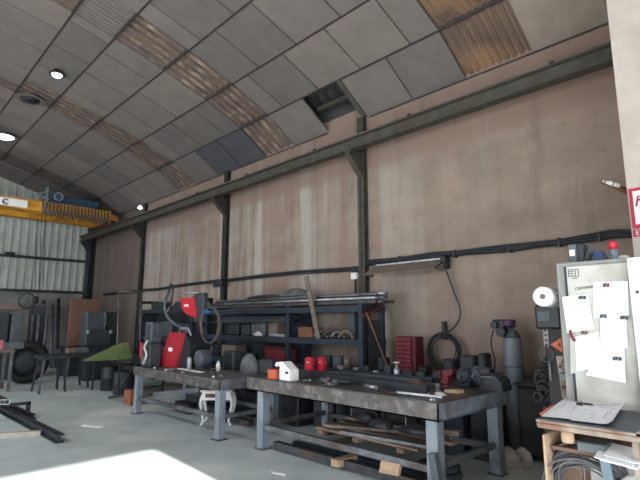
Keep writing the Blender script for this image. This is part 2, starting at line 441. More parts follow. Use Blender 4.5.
for i in range(NR):
    off = [0, .5, .12, .55, .2, .65, .3, .8, .1][i % 9]
    cuts = [FX]
    edges = []
    x = 2.42 - 1.025 * 6 + off
    while x < GX: edges.append(x); x += 1.025
    spans = []
    # free spans between strips
    cur = FX
    for (a, b) in STRIPS + [(GX, GX)]:
        spans.append((cur, a)); cur = b
    for (a, b) in spans:
        xs = [a] + [e for e in edges if a + .25 < e < b - .25] + [b]
        if i == 0: 
            xs = [a] + [2.42 + 1.012 * k for k in range(-8, 20) if a + .25 < 2.42 + 1.012 * k < b - .25] + [b]
        for xa, xb in zip(xs, xs[1:]):
            if i == 0 and abs((xa + xb) / 2 - 5.97) < .3: continue            # the open square
            mi = random.choice([0, 0, 0, 1, 1, 2])
            if i == 0 and 8.95 < (xa + xb) / 2 < 10.4: mi = 3
            if xb <= 2.5: mi = 4
            gp = .012
            P = []
            for (tt, xx) in ((.01, xa + gp), (.99, xa + gp), (.99, xb - gp), (.01, xb - gp)):
                v = rowpt(i, tt, 0); v.x = xx; P.append(v)
            (y0, z0), (y1, z1) = PROF[i], PROF[i + 1]
            nn = rowpt(i, 0, .03) - rowpt(i, 0, 0)
            ceil.prism(P, nn, mi)
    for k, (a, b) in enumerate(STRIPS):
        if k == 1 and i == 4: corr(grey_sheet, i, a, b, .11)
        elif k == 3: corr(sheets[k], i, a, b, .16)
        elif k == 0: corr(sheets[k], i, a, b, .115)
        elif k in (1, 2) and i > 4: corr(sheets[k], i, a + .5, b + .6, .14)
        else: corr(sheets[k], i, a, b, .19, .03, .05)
    if i > 4:   # fill beside shifted sheets
        for k in (1, 2):
            a, b = STRIPS[k]
            P = []
            for (tt, xx) in ((.01, a), (.99, a), (.99, a + .49), (.01, a + .49)):
                v = rowpt(i, tt, .0); v.x = xx; P.append(v)
            ceil.prism(P, nn, 0)
cl = ceil.build('ceiling', ['panel_a', 'panel_b', 'panel_c', 'panel_blue', 'plaster_light'], origin=(0, 0, 7), kind='structure')
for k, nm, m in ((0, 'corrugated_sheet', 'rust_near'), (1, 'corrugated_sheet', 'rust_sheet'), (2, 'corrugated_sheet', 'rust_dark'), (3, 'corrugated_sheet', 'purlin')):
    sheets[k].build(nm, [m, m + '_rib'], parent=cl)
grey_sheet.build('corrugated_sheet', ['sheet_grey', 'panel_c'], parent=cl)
# outer roof skin over everything, seen through the open square
o_ = MB()
for i in range(NR):
    n = int((GX - FX) / .25); vs = []; fs = []
    for k in range(n * 2 + 1):
        x = FX + k * .125 ; h = (k % 2) * .04
        for t in (-.05, 1.05):
            v = rowpt(i, t, .42 + h); v.x = x; vs.append(v)
    for k in range(n * 2): fs.append((2 * k, 2 * k + 1, 2 * k + 3, 2 * k + 2))
    o_.add(vs, fs)
o_.build('roof_skin', 'outer_roof', parent=cl)
tn = 0
for i in range(1, NR):
    tn += 1
    y, z = PROF[i]
    t_ = MB(); t_.box(FX, GX - .06, y - .016, y + .016, z - .012, z + .06); t_.build('trim_%d' % tn, 'purlin', kind='structure')
tn += 1
t_ = MB(); t_.box(FX, 5.4, WY - .02, WY, 5.31, 5.332); t_.box(6.5, GX - .06, WY - .02, WY, 5.31, 5.332); t_.build('trim_%d' % tn, 'purlin', kind='structure')
# steel framing seen in the open square
rf = MB()
P = [rowpt(0, 0, -.01), rowpt(0, 1.0, -.01)]
rf.bar((5.50, P[0].y, P[0].z + .03), (5.50, P[1].y, P[1].z + .03), .1, .07)
rf.bar((5.44, P[0].y, P[0].z + .2), (5.44, P[1].y, P[1].z + .2), .02, .3)
rf.box(5.45, 6.5, 6.2, 6.28, 5.72, 5.78)
rf.box(5.45, 6.5, 5.95, 5.99, 5.92, 5.95)
tag(rf.build('roof_frame', 'green_steel'), 'steel rafter and battens inside the open square in the ceiling lining', 'roof frame')

# ---- sky, sun
world = bpy.data.worlds.new('world'); SC.world = world; world.use_nodes = True
bg = world.node_tree.nodes['Background']; bg.inputs['Color'].default_value = (.86, .91, 1.0, 1); bg.inputs['Strength'].default_value = 3.2
sd = bpy.data.lights.new('sun', 'SUN'); sd.energy = 14; sd.angle = math.radians(.8); sd.color = (1, .95, .88)
so = bpy.data.objects.new('sun', sd); COL.objects.link(so)
sv = Vector((1, MIR * .06, -.455)).normalized()
so.rotation_euler = sv.to_track_quat('-Z', 'Y').to_euler(); so.location = (-20, 0, 15)
def portal(name, loc, rot, sx, sy):
    d = bpy.data.lights.new(name, 'AREA'); d.shape = 'RECTANGLE'; d.size = sx; d.size_y = sy; d.cycles.is_portal = True
    o = bpy.data.objects.new(name, d); COL.objects.link(o); o.location = loc; o.rotation_euler = rot
portal('door_portal', (FX - .22, MIR * (DY0 + DY1) / 2, DZ / 2), (0, -PI / 2, 0), DZ, DY1 - DY0)
portal('added_opening_portal', ((SX0 + SX1) / 2, MIR * (LY - .22), 2.3), (-PI / 2, 0, 0), SX1 - SX0, 4.6)  # samples sky through the added opening in the left wall

# unseen sheet and area lamp added under the ridge to brighten the floor
sk = MB(); sk.box(4.5, 17.5, -4.6, -3.0, roof_z(-3.8) - .12, roof_z(-3.8) - .09); sk.build('floor_fill_sheet', 'white', parent=cl)
ad = bpy.data.lights.new('floor_fill', 'AREA'); ad.shape = 'RECTANGLE'; ad.size = 13; ad.size_y = 1.6; ad.energy = 230; ad.color = (.93, .97, 1)  # fill lamp, added for floor brightness
ao = bpy.data.objects.new('floor_fill', ad); COL.objects.link(ao); ao.location = (11, MIR * -3.8, roof_z(-3.8) - .14)

# ================================================================== STEEL FRAME OF THE HALL
XS = [5.56, 10.03, 14.77, 19.35]
names = ['nearest green steel wall column, beside the hanging work light', 'second green steel wall column, behind the welding bench',
         'third steel wall column, thin in the distance under the small lit lamp', 'last dark steel column in the far corner of the hall']
RY0, RY1, RZ0, RZ1 = 6.03, 6.20, 4.60, 4.82
for i, x in enumerate(XS):
    t = thing('steel_column', names[i], 'column', (x, 6.4, 0), 'steel wall columns')
    c = MB(); hw = .075 if i < 3 else .22; yf = 6.39 if i < 3 else 6.3
    c.box(x - hw, x + hw, yf, yf + .012, 0, 5.33); c.box(x - hw, x + hw, 6.488, 6.5, 0, 5.33); c.box(x - .008, x + .008, yf, 6.5, 0, 5.33)
    c.build('shaft', ('green_steel' if i == 0 else 'post_dark') if i < 3 else 'dark_steel', parent=t)
    b = MB(); b.prism([(x - .012, yf, RZ0), (x - .012, 6.05, RZ0), (x - .012, 6.05, RZ0 - .05), (x - .012, yf, RZ0 - .40)], (.024, 0, 0))
    b.box(x - .07, x + .07, 6.03, yf, RZ0 - .02, RZ0)
    b.prism([(x - .06, yf, RZ0 - .42), (x - .06, 6.04, RZ0 - .07), (x - .06, 6.04, RZ0 - .03), (x - .06, yf, RZ0 - .38)], (.12, 0, 0))
    b.build('bracket', ('green_steel' if i == 0 else 'post_dark') if i < 3 else 'dark_steel', parent=t)
t = thing('crane_rail', 'long green steel crane rail running along the concrete wall', 'crane rail', (9, 6.04, RZ0))
c = MB(); c.box(1.14, GX - .1, RY0, RY1, RZ0, RZ0 + .02); c.box(1.14, GX - .1, RY0, RY1, RZ1 - .02, RZ1); c.box(1.14, GX - .1, 6.105, 6.12, RZ0, RZ1)
c.build('beam', 'green_steel', parent=t)
c = MB(); c.box(1.14, GX - .1, 6.09, 6.14, RZ1, RZ1 + .05); c.build('rail_bar', 'wood_grey', parent=t)
c = MB()
for k in range(9):
    x = 2.0 + k * 2.2; c.box(x, x + .05, 6.03, 6.07, RZ1, RZ1 + .04)
c.build('rail_clip', 'dark_steel', parent=t)

# conduit and cables along the wall
def wallpts(px, Y=6.44): return [at(x, y, 1, Y) for x, y in px]
t = thing('cable_bundle', 'thick black cable bundle fixed along the wall above the work light', 'cables', (3.5, 6.45, 2.5))
base = wallpts([(634, 234), (615, 234), (600, 236), (580, 239), (560, 242), (540, 244.5), (510, 248), (480, 250.5), (455, 253.5), (430, 256), (400, 259.5), (365, 263.5)])
for k, (dz, dy, r) in enumerate([(0.015, 0, .022), (-.02, -.02, .02), (.0, -.035, .016), (.035, -.01, .012), (-.04, 0, .012)]):
    pts = smooth_path(base, 8)
    pts = [p + Vector((0, dy, dz + .007 * math.sin(p.x * 5 + k * 2))) for p in pts]
    MB().tube(pts, r, 6).build('cable', 'cable', parent=t)
c = MB()
for p in base[2:-1:2]: c.box(p.x - .012, p.x + .012, 6.39, 6.5, p.z - .06, p.z + .05)
c.build('clamp', 'dark_steel', parent=t)
t = thing('conduit', 'sagging dark conduit on the wall above the loaded shelf rack', 'conduit', (8, 6.45, 2.5))
base = wallpts([(363, 267), (340, 269), (315, 270.5), (289, 272.5), (257, 276), (229, 279.5), (213, 281), (195, 283), (177, 285.5), (158, 288.5), (140, 290), (118, 292.5), (104, 294)])
MB().tube(smooth_path(base, 6), .026, 6).build('pipe', 'dark_steel', parent=t)
MB().tube([p + Vector((0, -.03, -.05)) for p in smooth_path(base, 6)], .014, 6).build('cable', 'cable', parent=t)
def wall_box(name, x0, y0, x1, y1, Y, d, m, label, cat, group=None, bev=.01):
    a = at(x0, y1, 1, Y); b = at(x1, y0, 1, Y); zz = (at((x0 + x1) / 2, y0, 1, Y).z, at((x0 + x1) / 2, y1, 1, Y).z)
    o = MB().box(a.x, b.x, Y, Y + d, zz[1], zz[0], bev=bev)
    o = o.build(name, m); return tag(o, label, cat, group)
t = thing('junction_box', 'dark electrical junction box on the second wall column', 'electrical box', at(217, 287, 1, 6.26))
p = at(217, 283, 1, 6.22); MB().box(p.x - .16, p.x + .16, 6.2, 6.3, p.z - .09, p.z + .09, bev=.01).build('box_body', 'dark_steel', parent=t)
MB().box(p.x - .13, p.x + .13, 6.185, 6.2, p.z - .06, p.z + .06, bev=.004).build('lid', 'black_plastic', parent=t)
t = thing('switch_box', 'small white and black switch box beside the nearest wall column', 'electrical box', at(354, 283, 1, 6.4))
p = at(354, 276, 1, 6.4); MB().box(p.x - .07, p.x + .07, 6.38, 6.5, p.z - .06, p.z + .06, bev=.01).build('box_body', 'white', parent=t)
MB().box(p.x - .09, p.x + .09, 6.4, 6.5, p.z + .07, p.z + .17, bev=.01).build('breaker', 'black_plastic', parent=t)
MB().tube([(p.x, 6.44, p.z - .06), (p.x, 6.44, p.z - .3)], .02, 6).build('cable', 'cable', parent=t)

# ---- hanging work light
t = thing('work_light', 'grey sheet-metal hooded strip light hanging off the wall', 'light', (4.55, 6.25, 2.3))
x0, x1 = 3.87, 5.25
c = MB(); c.prism([(x0, 6.46, 2.50), (x0, 6.38, 2.53), (x0, 6.06, 2.36), (x0, 6.07, 2.345), (x0, 6.38, 2.505), (x0, 6.46, 2.48)], (x1 - x0, 0, 0))
c.prism([(x0, 6.46, 2.50), (x0, 6.38, 2.53), (x0, 6.06, 2.36), (x0, 6.3, 2.33)], (.01, 0, 0)); c.prism([(x1, 6.46, 2.50), (x1, 6.38, 2.53), (x1, 6.06, 2.36), (x1, 6.3, 2.33)], (-.01, 0, 0))
c.build('hood', 'wood_grey', parent=t)
MB().box(x0 + .03, x1 - .03, 6.37, 6.4, 2.52, 2.55).build('top_rail', 'bright_steel', parent=t)
MB().cyl((x0 + .05, 6.26, 2.40), (x1 - .05, 6.26, 2.40), .016, 10).build('tube_lamp', 'panel_a', parent=t)
c = MB(); c.box(x0 - .03, x0 + .06, 6.3, 6.46, 2.38, 2.56, bev=.01); c.build('end_cap', 'black_plastic', parent=t)
c = MB(); c.box(4.1, 4.13, 6.4, 6.5, 2.5, 2.6); c.box(5.0, 5.03, 6.4, 6.5, 2.5, 2.6); c.build('wall_bracket', 'dark_steel', parent=t)
cb = smooth_path(wallpts([(446, 270), (450, 281), (455, 295), (459.5, 306), (460, 317), (456, 325), (450, 331), (444, 336)], 6.42))
tag(MB().tube(cb, .012, 6).build('hanging_cable', 'cable'), 'thin cable looping down the wall from the strip light to the coil', 'cable')
# hose coil on a peg
p = at(444, 330, 1, 6.44)
t = thing('wall_peg', 'short dark green upright peg holding the hose coil', 'peg', (p.x, 6.48, p.z))
MB().box(p.x - .028, p.x + .028, 6.42, 6.5, p.z - .14, p.z + .13, bev=.006).build('plate', 'green_dark', parent=t)
MB().cyl((p.x, 6.5, p.z - .08), (p.x, 6.3, p.z - .06), .02, 8).build('pin', 'dark_steel', parent=t)
c = MB(); cc = at(444, 351, 1, 6.36)
for k, (R, dz, dy) in enumerate([(.27, 0, 0), (.25, .012, .02), (.23, .02, -.02), (.285, -.02, .02), (.21, .03, .0), (.245, -.03, -.03), (.265, -.035, .0), (.22, -.02, .03)]):
    c.ring((cc.x + random.uniform(-.015, .015), cc.y + dy, cc.z + dz), R, .0085, 'y', 36, 6)
tag(c.build('hose_coil', 'cable'), 'black hose coiled in a ring on the wall peg', 'hose')

# ================================================================== BRIDGE CRANE
t = thing('bridge_crane', 'yellow twin-girder overhead bridge crane across the far end of the hall', 'crane', (16.9, 0, 4.7))
def girder(x, z0, z1, m):
    c = MB(); c.box(x, x + .3, -9.3, 6.0, z0, z1); c.box(x - .06, x + .36, -9.3, 6.0, z0 - .03, z0); c.box(x - .06, x + .36, -9.3, 6.0, z1, z1 + .03)
    return c.build('girder', m, parent=t)
ga = girder(16.5, 4.97, 5.24, 'yellow'); gb = girder(17.75, 4.97, 5.24, 'yellow')
c = MB(); c.box(16.25, 18.3, 5.9, 6.2, 4.93, 5.12, bev=.02)
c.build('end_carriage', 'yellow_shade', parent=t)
c = MB()
for x in (16.45, 18.1): c.cyl((x, 6.06, 4.985), (x, 6.17, 4.985), .11, 16)
c.build('wheel', 'dark_steel', parent=t)
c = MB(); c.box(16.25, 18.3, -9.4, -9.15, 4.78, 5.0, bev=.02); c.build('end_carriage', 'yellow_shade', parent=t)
# festoon of flat cable loops in front of the near girder
c = MB()
for k in range(20):
    y0 = 3.9 + k * .104; pts = [(16.40, y0, 5.24), (16.39, y0 + .01, 5.0), (16.38, y0 + .05, 4.86 - .03 * (k % 3)), (16.39, y0 + .09, 5.0), (16.40, y0 + .104, 5.24)]
    c.tube(smooth_path(pts, 5), .022, 6)
c.build('festoon_cable', 'purlin_rib', parent=t)
# name plate
s = MB(); s.box(16.43, 16.44, 1.2, 3.5, 4.98, 5.21); sg = s.build('sign_plate', 'white_sign', parent=t)
s = MB(); s.ring((16.425, 2.93, 5.09), .075, .016, 'x', 20, 6, a0=.6, a1=5.6); s.cyl((16.425, 2.93, 5.06), (16.425, 2.86, 5.09), .014, 6); s.build('logo', 'logo_blue', parent=sg)
s = MB()
for k, (w0, h0) in enumerate(((.07, .09), (.05, .09), (.07, .06), (.06, .09), (.07, .09), (.05, .06))): s.box(16.426, 16.43, 2.78 - k * .12, 2.78 - k * .12 - w0, 5.05, 5.05 + h0)
s.build('faded_lettering', 'grey_letters', parent=sg)
# trolley with hoist
h = thing('crane_hoist', 'blue hoist trolley riding on top of the yellow crane girders', 'hoist', (17.1, 4.3, 5.28))
c = MB(); c.box(16.5, 18.1, 3.9, 5.5, 5.28, 5.36, bev=.02); c.box(16.7, 17.9, 4.5, 5.7, 5.36, 5.6, bev=.03); c.build('frame', 'blue_paint', parent=h)
c = MB(); c.cyl((16.5, 4.35, 5.5), (16.9, 4.35, 5.5), .16, 20); c.build('motor', 'blue_paint', parent=h)
c = MB(); c.ring((16.48, 4.35, 5.5), .12, .03, 'x', 20, 6); c.build('motor_ring', 'blue_grey', parent=h)
c = MB(); c.box(16.45, 16.52, 3.97, 4.04, 5.05, 5.75); c.bar((16.48, 3.5, 5.35), (16.48, 4.0, 5.6), .04); c.build('mast', 'blue_grey', parent=h)
c = MB()
for (px, x_) in ((38, 16.9), (42, 16.95), (46, 17.0)):
    a = at(px, 208, 0, x_); b = at(px - 3, 290, 0, x_); c.tube([a, b], .010, 5)
c.build('hoist_rope', 'dark_steel', parent=h)
c = MB(); q = at(35, 300, 0, 16.95); c.box(q.x - .08, q.x + .08, q.y - .08, q.y + .08, q.z - .12, q.z + .12, bev=.03); c.ring((q.x, q.y, q.z - .2), .08, .022, 'x', 16, 6, a0=-2.6, a1=1.2); c.build('hook', 'dark_steel', parent=h)

# ---- lamps on the ceiling
def ceiling_lamp(px, py, r, lit, label):
    p = at(px, py, 1, 2.6); p.z = roof_z(2.6) - .02; p.x = at(px, py, 2, p.z - .1).x; y = at(px, py, 2, p.z - .1).y
    t = thing('ceiling_lamp', label, 'lamp', (p.x, y, p.z), 'ceiling lamps')
    c = MB(); c.lathe((p.x, y, p.z - .1), [(.05, .12), (.07, .1), (r * .7, .06), (r, .02), (r, 0)], 24); c.build('lamp_housing', ['panel_b', 'black_plastic', 'panel_b'][lit], parent=t)
    c = MB(); c.lathe((p.x, y, p.z - .1), [(r * .72, .0), (r * .5, -.04), (.001, -.05)], 20); c.build('lens', ['black_plastic', 'lamp_lit_soft', 'lamp_lit'][lit], parent=t)
ceiling_lamp(57, 75, .15, 1, 'round lit ceiling lamp with a black rim, uppermost of the three')
ceiling_lamp(30, 100, .30, 0, 'wide dark round ceiling lamp, unlit')
ceiling_lamp(5, 137, .30, 2, 'bright glaring ceiling lamp at the left edge')
p = at(141, 208, 1, 6.3)
t = thing('wall_lamp', 'small lit lamp on the wall just under the ceiling above the third column', 'lamp', (p.x, 6.45, p.z))
MB().box(p.x - .02, p.x + .02, 6.3, 6.48, p.z, p.z + .03).build('arm', 'dark_steel', parent=t)
MB().lathe((p.x, 6.27, p.z), [(.03, .07), (.08, 0), (.06, -.03), (.001, -.04)], 14).build('lens', 'lamp_lit_soft', parent=t)

# ================================================================== RIGHT BENCH (welding table)
BX0, BX1, BY0, BY1, BZ = 2.5, 5.42, 3.88, 5.26, .88
t = thing('welding_table', 'large heavy steel welding table with a scuffed thick edge, nearest the camera', 'workbench', (3.85, 4.58, 0), 'heavy steel benches')
MB().box(BX0, BX1, BY0, BY1, BZ - .018, BZ, bev=.003).build('tabletop', 'bar_steel', parent=t)
c = MB(); c.box(BX0, BX1, BY0, BY0 + .012, BZ - .17, BZ - .018); c.box(BX0, BX1, BY0, BY0 + .07, BZ - .17, BZ - .155); c.build('apron', 'table_edge', parent=t)
c = MB(); c.box(BX0, BX0 + .012, BY0, BY1, BZ - .165, BZ - .018); c.box(BX0, BX0 + .07, BY0 + .02, BY1, BZ - .17, BZ - .158); c.build('apron', 'leg_steel', parent=t)
c = MB(); c.box(BX1 - .012, BX1, BY0, BY1, BZ - .165, BZ - .018); c.build('apron', 'raw_steel', parent=t)
c = MB(); c.box(BX0, BX1, BY1 - .012, BY1, BZ - .165, BZ - .018); c.build('apron', 'raw_steel', parent=t)
for (x, y) in ((BX0 + .04, BY0 + .03), (BX1 - .32, BY0 + .03), (BX0 + .04, BY1 - .19), (BX1 - .32, BY1 - .19)):
    c = MB(); c.box(x, x + .12, y, y + .12, 0.012, BZ - .165, bev=.006); lg = c.build('leg', 'leg_steel', parent=t)
    MB().box(x - .02, x + .14, y - .02, y + .14, 0, .012).build('foot_plate', 'raw_steel', parent=lg)
for (a, b) in (((BX0 + .1, BY0 + .09, .27), (BX1 - .26, BY0 + .09, .27)), ((BX0 + .1, BY1 - .13, .27), (BX1 - .26, BY1 - .13, .27)),
               ((BX0 + .1, BY0 + .09, .30), (BX0 + .1, BY1 - .13, .30)), ((BX1 - .26, BY0 + .09, .30), (BX1 - .26, BY1 - .13, .30)), ((3.9, BY0 + .09, .27), (3.9, BY1 - .13, .27))):
    MB().bar(a, b, .05, .06).build('stretcher', 'raw_steel', parent=t)
for x in (2.9, 3.6, 4.0): MB().tube([(x, BY0 + .06, BZ - .17), (x, BY0 + .06, BZ - .27)], .006, 5).build('hook_wire', 'raw_steel', parent=t)

# ================================================================== LEFT BENCH
LX0, LX1, LY0, LY1, LZ = 5.86, 8.68, 3.75, 4.85, .80
t = thing('steel_workbench', 'worn grey steel bench under the red welder, with a low cross rail', 'workbench', (7.3, 4.3, 0), 'heavy steel benches')
MB().box(LX0, LX1, LY0, LY1, LZ - .018, LZ, bev=.003).build('tabletop', 'raw_steel', parent=t)
c = MB(); c.box(LX0, LX1, LY0, LY0 + .012, LZ - .14, LZ - .018); c.build('apron', 'table_edge', parent=t)
c = MB(); c.box(LX0, LX0 + .012, LY0, LY1, LZ - .14, LZ - .018); c.build('apron', 'raw_steel', parent=t)
c = MB(); c.box(LX1 - .012, LX1, LY0, LY1, LZ - .14, LZ - .018); c.build('apron', 'raw_steel', parent=t)
c = MB(); c.box(LX0, LX1, LY1 - .012, LY1, LZ - .14, LZ - .018); c.build('apron', 'raw_steel', parent=t)
for (x, y) in ((LX0 + .03, LY0 + .02), (LX1 - .15, LY0 + .02), (LX0 + .03, LY1 - .14), (LX1 - .15, LY1 - .14)):
    c = MB(); c.box(x, x + .11, y, y + .11, .012, LZ - .13, bev=.006); lg = c.build('leg', 'leg_steel', parent=t)
    MB().box(x - .03, x + .14, y - .03, y + .14, 0, .012).build('foot_plate', 'raw_steel', parent=lg)
for (a, b) in (((LX0 + .08, LY0 + .07, .30), (LX1 - .1, LY0 + .07, .26)), ((LX0 + .08, LY1 - .08, .28), (LX1 - .1, LY1 - .08, .28)), ((LX0 + .08, LY0 + .07, .3), (LX0 + .08, LY1 - .08, .3)), ((LX1 - .1, LY0 + .07, .3), (LX1 - .1, LY1 - .08, .3))):
    MB().bar(a, b, .05, .06).build('stretcher', 'raw_steel', parent=t)
exec_after = []

# ================================================================== SHELF RACK
def rack(x0, x1, n, label, posts_m='navy_steel', y0=5.74, y1=6.3, top=1.87, levels=(.85, 1.31, 1.84), name='shelf_rack', xs=None):
    t = thing(name, label, 'rack', ((x0 + x1) / 2, (y0 + y1) / 2, 0), 'steel shelf racks')
    for x in (xs or [x0 + (x1 - x0) * k / (n - 1) for k in range(n)]):
        for y in (y0, y1 - .07):
            MB().box(x - .045, x + .045, y, y + .07, 0, top).build('post', posts_m, parent=t)
        MB().box(x - .03, x + .03, y0 + .07, y1 - .07, top - .08, top).build('end_rail', posts_m, parent=t)
    for z in levels:
        MB().box(x0 - .045, x1 + .045, y0 - .012, y0, z - .1, z).build('beam', posts_m, parent=t)
        MB().box(x0 - .045, x1 + .045, y1, y1 + .012, z - .1, z).build('beam', posts_m, parent=t)
        MB().box(x0 + .05, x1 - .05, y0, y1, z - .02, z).build('shelf', 'dark_steel', parent=t)
    return t
rk = rack(5.04, 9.6, 3, 'long dark blue steel rack loaded with bars, behind the two benches', xs=(5.04, 6.8, 9.6))
MB().box(6.86, 9.55, 6.24, 6.26, .5, 1.84).build('back_sheet', 'grey_dark', parent=rk)
MB().box(6.86, 9.55, 5.76, 6.24, 1.56, 1.58).build('shelf', 'dark_steel', parent=rk)
for k in range(7):
    y = 5.78 + .065 * k
    tag(MB().bar((6.9 + .05 * (k % 3), y, 1.61), (9.0 + .2 * (k % 4), y, 1.61), .05, .05).build('steel_bar', ['bar_steel', 'navy_steel', 'dark_steel'][k % 3]), 'dark bar lying in the gap under the top of the rack, left bay', 'bar', 'dark bars in the upper left bay of the rack')
for k in range(5):
    y = 5.80 + .08 * k
    tag(MB().bar((6.9 + .08 * (k % 3), y, 1.665), (8.9 + .2 * (k % 3), y, 1.665), .05, .05).build('steel_bar', ['navy_steel', 'bar_steel'][k % 2]), 'dark bar in the second layer under the top of the rack, left bay', 'bar', 'second layer of dark bars in the upper left bay')
# lean-to panel in the right end frame of the rack
MB().box(4.985, 4.994, 5.86, 6.18, .9, 1.62).build('end_panel', 'grey_dark', parent=rk)
tag(MB().bar((4.97, 5.72, 1.68), (4.96, 6.2, 1.84), .03).build('angled_rod', 'red_dull'), 'short dull red rod across the upper end of the rack', 'rod')
tag(MB().bar(at(366, 312, 1, 5.6), at(389, 371, 1, 5.86), .018).build('leaning_rod', 'orange_rust'), 'long rusty rod leaning against the right end of the rack', 'rod')

# long bars on top of the rack, each its own thing
k = 0
bars = [(4.75, 9.6, 5.80, 1.90, .055, 'bar_steel'), (4.70, 9.7, 5.87, 1.90, .05, 'raw_steel'), (4.9, 9.2, 5.94, 1.91, .06, 'bar_steel'), (4.8, 9.9, 6.02, 1.90, .05, 'raw_steel'),
        (5.0, 9.4, 6.10, 1.91, .06, 'bar_steel'), (4.72, 9.8, 6.18, 1.90, .05, 'bar_steel'),
        (4.78, 9.0, 5.83, 1.96, .05, 'bright_steel'), (4.68, 9.5, 5.91, 1.96, .05, 'raw_steel'), (4.85, 9.9, 5.99, 1.97, .055, 'bar_steel'), (4.75, 8.8, 6.07, 1.97, .05, 'raw_steel'),
        (4.9, 9.6, 6.15, 1.97, .05, 'raw_steel'), (4.8, 9.3, 5.87, 2.02, .045, 'raw_steel'), (4.72, 8.6, 5.96, 2.03, .05, 'bright_steel'), (4.95, 9.7, 6.05, 2.03, .05, 'bar_steel'), (4.8, 9.1, 6.13, 2.03, .05, 'raw_steel')]
for (x0, x1, y, z, s_, m) in bars:
    c = MB()
    if m == 'raw_steel' or m == 'bright_steel': c.tube([(x0, y, z), (x1, y, z)], s_ / 2, 8)
    else: c.bar((x0, y, z), (x1, y, z), s_, s_)
    lay = 'bottom' if z < 1.93 else ('middle' if z < 1.99 else 'top')
    tag(c.build('steel_bar', m), 'long straight steel bar or tube in the %s layer of the stack on the rack' % lay, 'bar', 'steel bars in the %s layer on the rack' % lay)
# grey tarp heap on the bars
p = at(296, 290, 1, 6.1)
c = MB().blob((p.x, 6.08, 2.06), .42, .16, .16, 3, .12, 18, 8, flat=True); tag(c.build('tarp_heap', 'grey_cloth'), 'grey tarp bundled in a heap on top of the bars', 'tarp')
p2 = at(262, 290, 1, 6.0); c = MB().blob((p2.x, 6.05, 2.06), .6, .14, .07, 5, .12, 18, 6, flat=True); tag(c.build('cloth_roll', 'grey_dark'), 'flat dark cloth lying on the bars left of the tarp heap', 'cloth')
a = at(306, 276, 1, 5.655); b = at(318.5, 334, 1, 5.765); b.z = 1.312
tag(MB().bar(a, b, .09, .03, up=(0, 1, 0)).build('wooden_lath', 'wood_grey'), 'old wooden lath leaning upright against the front of the rack', 'lath')
# mid-shelf clutter (z 1.31)
def shelf_box(px0, px1, ytop, Y, z, d, m, name, label, cat, group=None, bev=.015):
    a = at(px0, 330, 1, Y).x; b = at(px1, 330, 1, Y).x; zt = at((px0 + px1) / 2, ytop, 1, Y).z
    return tag(MB().box(a, b, Y, Y + d, z, zt, bev=bev).build(name, m), label, cat, group)
shelf_box(251, 264, 321, 5.84, 1.31, .3, 'grey_box', 'carton', 'pale grey carton on the middle shelf, second from the left', 'box')
shelf_box(268, 277, 322, 5.86, 1.31, .3, 'wood_grey', 'carton', 'brownish grey carton on the middle shelf beside the rack post', 'box')
shelf_box(241, 249, 324, 5.84, 1.31, .25, 'grey_dark', 'carton', 'small dark carton at the left end of the middle shelf row', 'box')
shelf_box(228, 238, 319, 5.9, 1.31, .25, 'dark_steel', 'parts_bin', 'dark bin far left on the middle shelf', 'bin')
c = MB().blob((at(258, 333, 1, 5.8).x, 5.80, 1.31), .12, .05, .09, 9, .3, flat=True); tag(c.build('rag', 'pale_cloth'), 'pale rag hanging over the middle shelf edge', 'rag')
c = MB().bar((at(270, 333, 1, 5.79).x, 5.80, 1.345), (at(285, 336, 1, 5.79).x, 5.80, 1.335), .05, .05); tag(c.build('pale_profile', 'bright_steel'), 'short pale metal profile lying on the middle shelf', 'profile')
shelf_box(298, 312, 327, 5.84, 1.31, .28, 'orange_rust', 'rusty_box', 'rusty orange metal box on the middle shelf right of the post', 'box')
for k, (px, m, nm) in enumerate(((320, 'raw_steel', 'bright bent bracket beside the rusty orange box'), (329, 'bar_steel', 'dark bent bracket in the middle of the shelf heap'), (337, 'raw_steel', 'grey pipe elbow leaning on the shelf heap'), (345, 'wood_grey', 'brownish bent bracket at the right end of the shelf heap'))):
    x = at(px, 335, 1, 5.85).x; pts = [(x + .14, 5.84, 1.335), (x + .02, 5.87, 1.42 + .02 * (k % 2)), (x - .1, 5.92, 1.37), (x - .15, 5.86, 1.335)]
    tag(MB().tube(smooth_path(pts, 5), .022, 8).build('bent_bracket', m), nm, 'scrap metal')
shelf_box(347, 354, 312, 5.98, 1.31, .2, 'grey_machine', 'canister', 'grey upright canister at the right end of the middle shelf', 'canister')
